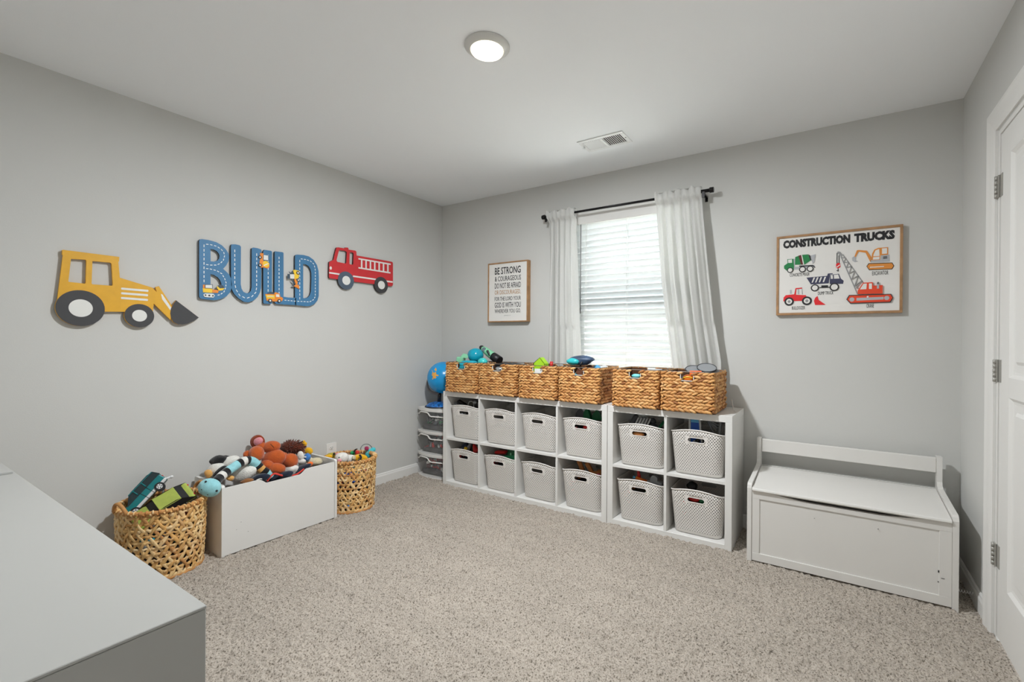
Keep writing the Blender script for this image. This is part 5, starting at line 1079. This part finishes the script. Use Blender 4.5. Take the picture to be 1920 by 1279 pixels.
# van stands on its nose: tail up to the right, roof to the upper left, its side towards the room
r_, u_, v_ = view_basis(260, 925); k_ = mpp(px(260, 925, 0, .13))*1.3; cm = px(262, 927, 0, .12)
fwd = (-r_*62-u_*70).normalized()*82*mpp(cm)*1.04
toy_car('toy_van', 'teal and white toy estate car standing on its nose in the basket', fwd.length, .070, .090, (K_tc, K_wl, K_gl, K_tc), (fwd, -r_*.74+u_*.66+v_*.10), cm+r_*.044-u_*.040+v_*.0, True)
r_, u_, v_ = view_basis(300, 945); cm = px(302, 944, 0, .22); fwd = (-r_*80-u_*42).normalized()*96*mpp(cm)*1.05
toy_car('toy_jeep', 'olive green toy car lying roof outwards in the basket', fwd.length*.94, .112, .062, (K_ol, K_dgr, K_blk, K_ol), (fwd, -v_*.80+u_*.55-r_*.35), cm+v_*.005-u_*.030+r_*.016, False)
c = px(309, 898, 0, .06); t = thing('white_toy_hook', 'small white toy hook behind the teal car', 'toy', c-Vector((0, 0, .1))); build(MB().tube([c+Vector((0, -.01, -.10)), c+Vector((0, 0, 0)), c+Vector((0, .025, .004))], .006, n=8), 'hook', K_wht, t); build(MB().ell(c+Vector((0, .03, .004)), (.009, .009, .008)), 'tip', K_wht, t)
c = px(347, 946, 0, .22); t = thing('brown_toy_helmet', 'dark red brown toy dome with a white band at the basket edge', 'toy', c-Vector((0, 0, .05))); build(MB().ell(c-Vector((0, 0, .015)), (.05, .055, .04), None, 22, 12), 'dome', K_mar, t); build(MB().tube([c+Vector((.052*math.sin(a*.25)*.6+.012, -.06+.12*a/12, .028*math.sin(math.pi*a/12)-.008)) for a in range(13)], .006, n=8), 'band', K_wht, t)
# ------------------------------------------------------------------ plush toys in the toy box
def fur(n, rgb, sc=160, st=.7): return mat(n, rgb, .95, sheen=.35, bump=(sc, st), noise=(45, .10), spec=.15)
F_mon = fur('fur_rust', (184, 88, 40)); F_wht = fur('fur_white', (226, 224, 218)); F_blk = fur('fur_black', (30, 30, 32)); F_sky = fur('fur_sky', (150, 208, 216), 260, .35); F_tan = fur('fur_tan', (222, 168, 96)); F_hog = fur('fur_dark_brown', (92, 42, 26), 80, 1.0); F_yel = fur('fur_yellow', (234, 176, 26)); F_pnk = fur('fur_pink', (226, 150, 160)); F_crm = fur('fur_cream', (212, 200, 168)); F_blu = fur('fur_blue', (72, 128, 196)); F_nav = fur('cloth_navy', (34, 42, 58), 200, .3); F_red = fur('cloth_red', (214, 62, 50), 200, .3); F_org = fur('cloth_orange', (236, 112, 44), 200, .3)
def P4(x, y, X): return px(360+x/6.857, 800+y/6.857, 0, X)
def E(x, y, X, rx, ry, rd, name, m_, par, wob=.04, seed=0, ang=0):
    """soft ellipsoid given by its outline in the photograph's crop and its depth from the wall"""
    c = P4(x, y, X); k = mpp(c)/6.857; M = Matrix((CR, CU, -CF)).transposed() @ rotm(rz=R_(ang))
    return build(MB().ell(c, (rx*k, ry*k, rd*k), M, 22, 14, wob=wob, seed=seed), name, m_, par)
def eye(x, y, X, par, r=.006, push=.0):
    c = P4(x, y, X)-CF*push; return build(MB().ell(c, (r, r, r), None, 10, 8), 'eye', K_blk, par)
put_mesh(jumble_mesh(.14, .315, .30, [F_nav, F_wht, F_tan, F_hog, F_blu], 80, 41, .045, 1.0, .8), 'plush_jumble', (.187, -1.655, .045), 'soft jumble of plush filling the white toy box', 'plush', kind='stuff')
t = thing('plush_penguin', 'black and white plush penguin with orange beak lying in the toy box', 'plush', P4(500, 700, .17))
E(650, 600, .185, 175, 105, 110, 'body', F_wht, t, .05, 1, 20); E(440, 500, .13, 190, 95, 90, 'chest', F_wht, t, .04, 2, 28); E(340, 440, .12, 100, 65, 70, 'head_patch', F_blk, t, .08, 3, 10); E(440, 400, .10, 60, 26, 40, 'head_stripe', F_blk, t, .05, 3, -12)
E(370, 575, .17, 110, 52, 50, 'wing', F_blk, t, .06, 4, 35); E(300, 560, .13, 120, 84, 70, 'neck', F_wht, t, .03, 9, 35); E(212, 606, .15, 48, 58, 36, 'beak', F_tan, t, .05, 5, 25); E(490, 662, .245, 50, 34, 40, 'foot', F_tan, t, .08, 6, -15); E(780, 560, .20, 70, 70, 60, 'tail_tuft', F_wht, t, .1, 7)
t = thing('plush_snake', 'long pale blue plush snake with black and white bands hanging over the box side', 'plush', P4(230, 900, .30))
spath = [P4(*q) for q in ((300, 715, .32), (350, 665, .295), (420, 602, .27), (520, 532, .25), (615, 470, .24), (700, 436, .232), (780, 448, .23), (850, 505, .232), (900, 555, .24), (955, 590, .25), (1010, 640, .25))]
def smooth(pts, n):
    out = []; m_ = len(pts)
    for i in range(m_-1):
        p0, p1, p2, p3 = pts[max(i-1, 0)], pts[i], pts[i+1], pts[min(i+2, m_-1)]
        for k in range(n):
            f = k/n; out.append(.5*((2*p1)+(p2-p0)*f+(2*p0-5*p1+4*p2-p3)*f*f+(3*p1-p0-3*p2+p3)*f**3))
    return out+[pts[-1]]
sp_ = smooth(spath, 8); xs_ = [(CP-q).length for q in sp_]
bands = [(0, 1), (.10, 2), (.175, 1), (.25, 0), (.42, 1), (.475, 2), (.535, 1), (.585, 0), (.72, 1), (.78, 3), (.84, 1), (.90, 0)]
cum = [0]
for a, b in zip(sp_, sp_[1:]): cum.append(cum[-1]+(b-a).length)
def bcol(f):
    c = 0
    for s_, k in bands:
        if f >= s_: c = k
    return c
build(MB().tube(sp_, .0245, n=18, mis=[bcol(q/cum[-1]) for q in cum]), 'body', [F_sky, F_blk, F_wht, F_tan], t)
hc = P4(228, 785, .345); k_ = mpp(hc)/6.857
hd = build(MB().ell(hc, (138*k_, 118*k_, 92*k_), Matrix((CR, CU, -CF)).transposed() @ rotm(rz=R_(-12)), 28, 18, wob=.02), 'head', F_sky, t)
Mh = Matrix((CR, CU, -CF)).transposed() @ rotm(rz=R_(-12)); Mi = Mh.transposed(); rad3 = (138*k_, 118*k_, 92*k_)
for x, y, r in ((178, 708, .0055), (318, 826, .0058), (125, 810, .003), (202, 876, .003)):
    d = Mi @ ray(360+x/6.857, 800+y/6.857).normalized(); o_ = Mi @ (CP-hc); d2 = Vector([d[i]/rad3[i] for i in range(3)]); o2 = Vector([o_[i]/rad3[i] for i in range(3)])
    A, B, Cc = d2.dot(d2), d2.dot(o2), o2.dot(o2)-1; p = CP+ray(360+x/6.857, 800+y/6.857).normalized()*((-B-math.sqrt(max(0, B*B-A*Cc)))/A); build(MB().ell(p, (r, r, r), None, 10, 8), 'eye' if r > .004 else 'nostril', K_blk, hd)
t = thing('plush_monkey', 'rust brown plush monkey sitting on top of the toy box heap', 'plush', P4(1040, 620, .19))
E(1050, 410, .185, 150, 115, 100, 'body', F_mon, t, .03, 1, 15); E(1020, 262, .165, 112, 78, 80, 'muzzle', F_mon, t, .03, 2, 5); E(900, 265, .125, 78, 62, 60, 'head', F_mon, t, .03, 3); E(842, 195, .085, 96, 88, 34, 'ear', fur('fur_rust_dark', (140, 58, 30)), t, .02, 4, 30); E(852, 190, .118, 64, 50, 24, 'inner_ear', F_pnk, t, .03, 5, 30); E(830, 350, .20, 92, 100, 84, 'hand', F_mon, t, .04, 6, 10); E(712, 362, .16, 50, 58, 45, 'arm', F_mon, t, .05, 7, 20)
E(1262, 440, .225, 94, 98, 84, 'hand', F_mon, t, .04, 8, -10); E(1088, 540, .26, 110, 70, 76, 'foot', F_mon, t, .04, 9, -12); E(980, 500, .22, 90, 60, 60, 'leg', F_mon, t, .04, 10, -35); E(1180, 400, .17, 80, 60, 60, 'arm', F_mon, t, .04, 12, -40)
E(1265, 560, .235, 100, 68, 60, 'shirt', F_wht, t, .10, 11, 12); build(MB().tube([P4(1010+8*i, 225+14*i*.6, .232-.002*i) for i in range(6)], .0022, n=6), 'mouth', K_brn, t)
t = thing('plush_hedgehog', 'dark brown shaggy plush hedgehog at the back of the toy box', 'plush', P4(1280, 350, .10)); hb = E(1285, 262, .11, 142, 80, 84, 'body', F_hog, t, .05, 2, -8)
rs = random.Random(3); mb = MB(); cc = P4(1285, 262, .11); kk = mpp(cc)/6.857; Mx = Matrix((CR, CU, -CF)).transposed()
for i in range(260):
    d = Vector((rs.gauss(0, 1), rs.gauss(0, 1), rs.gauss(0, 1))).normalized(); b = cc+Mx @ Vector((d.x*142*kk, d.y*80*kk, d.z*84*kk))*.97; mb.tube([b, b+Mx @ d*.016+Vector((0, .006, -.003))], [.0032, .0008], n=4, caps=False)
build(mb, 'spines', F_hog, t, kind='stuff')
E(1400, 322, .14, 52, 44, 44, 'face', fur('fur_mid_brown', (128, 80, 50)), t)
t = thing('plush_chick', 'small yellow plush chick behind the hedgehog', 'plush', P4(1490, 350, .12)); E(1497, 312, .13, 56, 44, 44, 'body', F_yel, t, .05, 1, -15); E(1432, 228, .11, 44, 36, 36, 'head', F_yel, t, .05, 2); E(1405, 256, .12, 26, 20, 20, 'beak', F_org, t); eye(1440, 222, .125, t, .003); E(1440, 196, .11, 16, 20, 14, 'tuft', F_yel, t)
t = thing('plush_bunny', 'small white plush bunny with blue coat near the box end', 'plush', P4(1420, 480, .20)); E(1396, 372, .19, 42, 58, 38, 'head', F_wht, t, .05, 1, 10); E(1412, 450, .20, 50, 34, 36, 'paw', F_wht, t, .06, 2); E(1484, 396, .18, 42, 50, 36, 'coat', F_blu, t, .08, 3); E(1452, 392, .195, 20, 10, 12, 'collar', F_wht, t)
t = thing('plush_bear', 'cream plush bear lying at the outlet end of the toy box', 'plush', P4(1600, 500, .20)); E(1580, 455, .20, 96, 56, 66, 'body', F_crm, t, .05, 4, 8); E(1500, 430, .17, 50, 34, 40, 'arm', F_crm, t, .05, 5, 20)
t = thing('navy_jacket', 'navy jacket with red and orange trim folded over the toys', 'jacket', P4(1150, 700, .27))
E(870, 660, .285, 130, 50, 60, 'sleeve', F_nav, t, .10, 1, 12); E(1120, 648, .275, 180, 56, 64, 'back', F_nav, t, .10, 2, 14); E(1400, 560, .27, 150, 52, 60, 'front', F_nav, t, .10, 3, 28); build(MB().tube(smooth([P4(*q) for q in ((965, 705, .32), (1000, 655, .318), (1060, 606, .316), (1160, 630, .316), (1280, 632, .316), (1360, 606, .316), (1440, 545, .31), (1520, 480, .30))], 5), .0055, n=8), 'piping', F_red, t)
E(1505, 492, .295, 58, 34, 30, 'cuff', F_org, t, .06, 4, 35); build(MB().tube(smooth([P4(*q) for q in ((830, 690, .315), (880, 672, .316), (960, 690, .318))], 6), .003, n=6), 'seam', F_wht, t)
t = thing('plush_lion', 'tawny brown plush showing at the box front edge under the snake', 'plush', P4(690, 740, .30)); E(710, 706, .30, 78, 34, 44, 'mane', fur('fur_tawny', (150, 96, 48)), t, .12, 3, 10)
# ------------------------------------------------------------------ plush toys in the right basket
def P7(x, y, X): return px(580+x/7.107, 810+y/7.107, 0, X)
def E7(x, y, X, rx, ry, rd, name, m_, par, wob=.04, seed=0, ang=0):
    c = P7(x, y, X); k = mpp(c)/7.107; M = Matrix((CR, CU, -CF)).transposed() @ rotm(rz=R_(ang)); return build(MB().ell(c, (rx*k, ry*k, rd*k), M, 20, 12, wob=wob, seed=seed), name, m_, par)
t = thing('plush_pig', 'white plush pig with pink snout in the basket by the outlet', 'plush', P7(440, 420, .25)); E7(435, 345, .25, 92, 72, 70, 'head', F_wht, t); E7(402, 380, .30, 28, 22, 22, 'snout', F_pnk, t); c = P7(396, 340, .34); build(MB().ell(c, (.004, .004, .004)), 'eye', K_blk, t); E7(545, 365, .25, 76, 62, 60, 'body', F_wht, t, .08, 2); E7(372, 300, .22, 26, 22, 16, 'ear', F_pnk, t)
t = thing('plush_bee', 'yellow plush bee with black stripe in the basket by the outlet', 'plush', P7(680, 400, .30)); E7(678, 350, .29, 100, 54, 56, 'body', F_yel, t, .03, 1, -4); build(MB().tube([P7(668+22*math.sin(q*.5), 306+11*q, .345-.006*abs(q-4)) for q in range(9)], .007, n=8), 'stripe', F_blk, t); E7(592, 345, .29, 24, 32, 30, 'face', F_crm, t); c = P7(584, 372, .325); build(MB().ell(c, (.004, .004, .004)), 'eye', K_blk, t)
t = thing('plush_dinosaur', 'turquoise plush dinosaur with magenta crest in the basket by the outlet', 'plush', P7(830, 380, .24)); F_tq = fur('fur_turquoise', (70, 190, 200)); E7(806, 296, .22, 62, 66, 50, 'body', F_tq, t, .04, 2, 15); E7(850, 235, .22, 36, 28, 30, 'head', F_tq, t); E7(764, 222, .22, 30, 28, 20, 'crest', fur('fur_magenta', (160, 50, 90)), t, .1, 3, -30)
t = thing('plush_frog', 'yellow green plush frog half behind the toy box panel', 'plush', P7(280, 380, .2)); E7(300, 318, .17, 74, 42, 50, 'body', fur('fur_olive', (176, 160, 54)), t); c = P7(330, 292, .21); build(MB().ell(c, (.008, .008, .008)), 'eye', K_blk, t); E7(262, 328, .20, 50, 26, 30, 'belly', F_yel, t)
t = thing('plush_parrot', 'small red green and black plush parrot at the back of the basket', 'plush', P7(620, 320, .15)); E7(628, 275, .17, 44, 30, 30, 'body', F_red, t); E7(578, 280, .16, 34, 30, 30, 'wing', fur('fur_green', (40, 150, 90)), t); build(MB().tube([P7(596, 270, .2), P7(606, 246, .2), P7(626, 230, .2), P7(642, 228, .2)], [.008, .007, .005, .003], n=8), 'tail', F_blk, t)
rg = [P7(760+78*math.cos(R_(a)), 238-76*math.sin(R_(a)), .13) for a in range(-10, 191, 10)]
build(MB().tube(rg, .0028, n=6), 'wire_hoop', C('hoop_grey', (110, 122, 124), .3, metal=.4), label='thin grey wire hoop standing in the basket by the outlet', cat='hoop')
# scraps of toys pressed against the weave
for i, (x, y, m_, lb) in enumerate(((462, 522, F_tq, 'turquoise scrap behind the upper weave'), (700, 760, F_red, 'red orange scrap behind the middle weave'), (448, 880, F_tq, 'turquoise scrap behind the lower weave'), (528, 985, F_blu, 'blue scrap behind the lowest weave'), (776, 830, fur('fur_crimson', (170, 30, 40)), 'crimson scrap behind the weave'), (712, 486, F_blu, 'blue scrap under the basket rim'))):
    d = ray(580+x/7.107, 810+y/7.107).normalized(); ox, oy = CP.x-.232, CP.y+1.132; rr_ = .150; aa = d.x**2+d.y**2; bb = ox*d.x+oy*d.y; q = bb*bb-aa*(ox*ox+oy*oy-rr_**2); p = CP+d*((-bb-math.sqrt(max(0, q)))/aa)
    build(MB().ell(p, (.012, .012, .012), None, 10, 8), 'toy_scrap', m_, label=lb+' of the basket by the outlet', cat='toy', group='toy scraps seen through the weave')
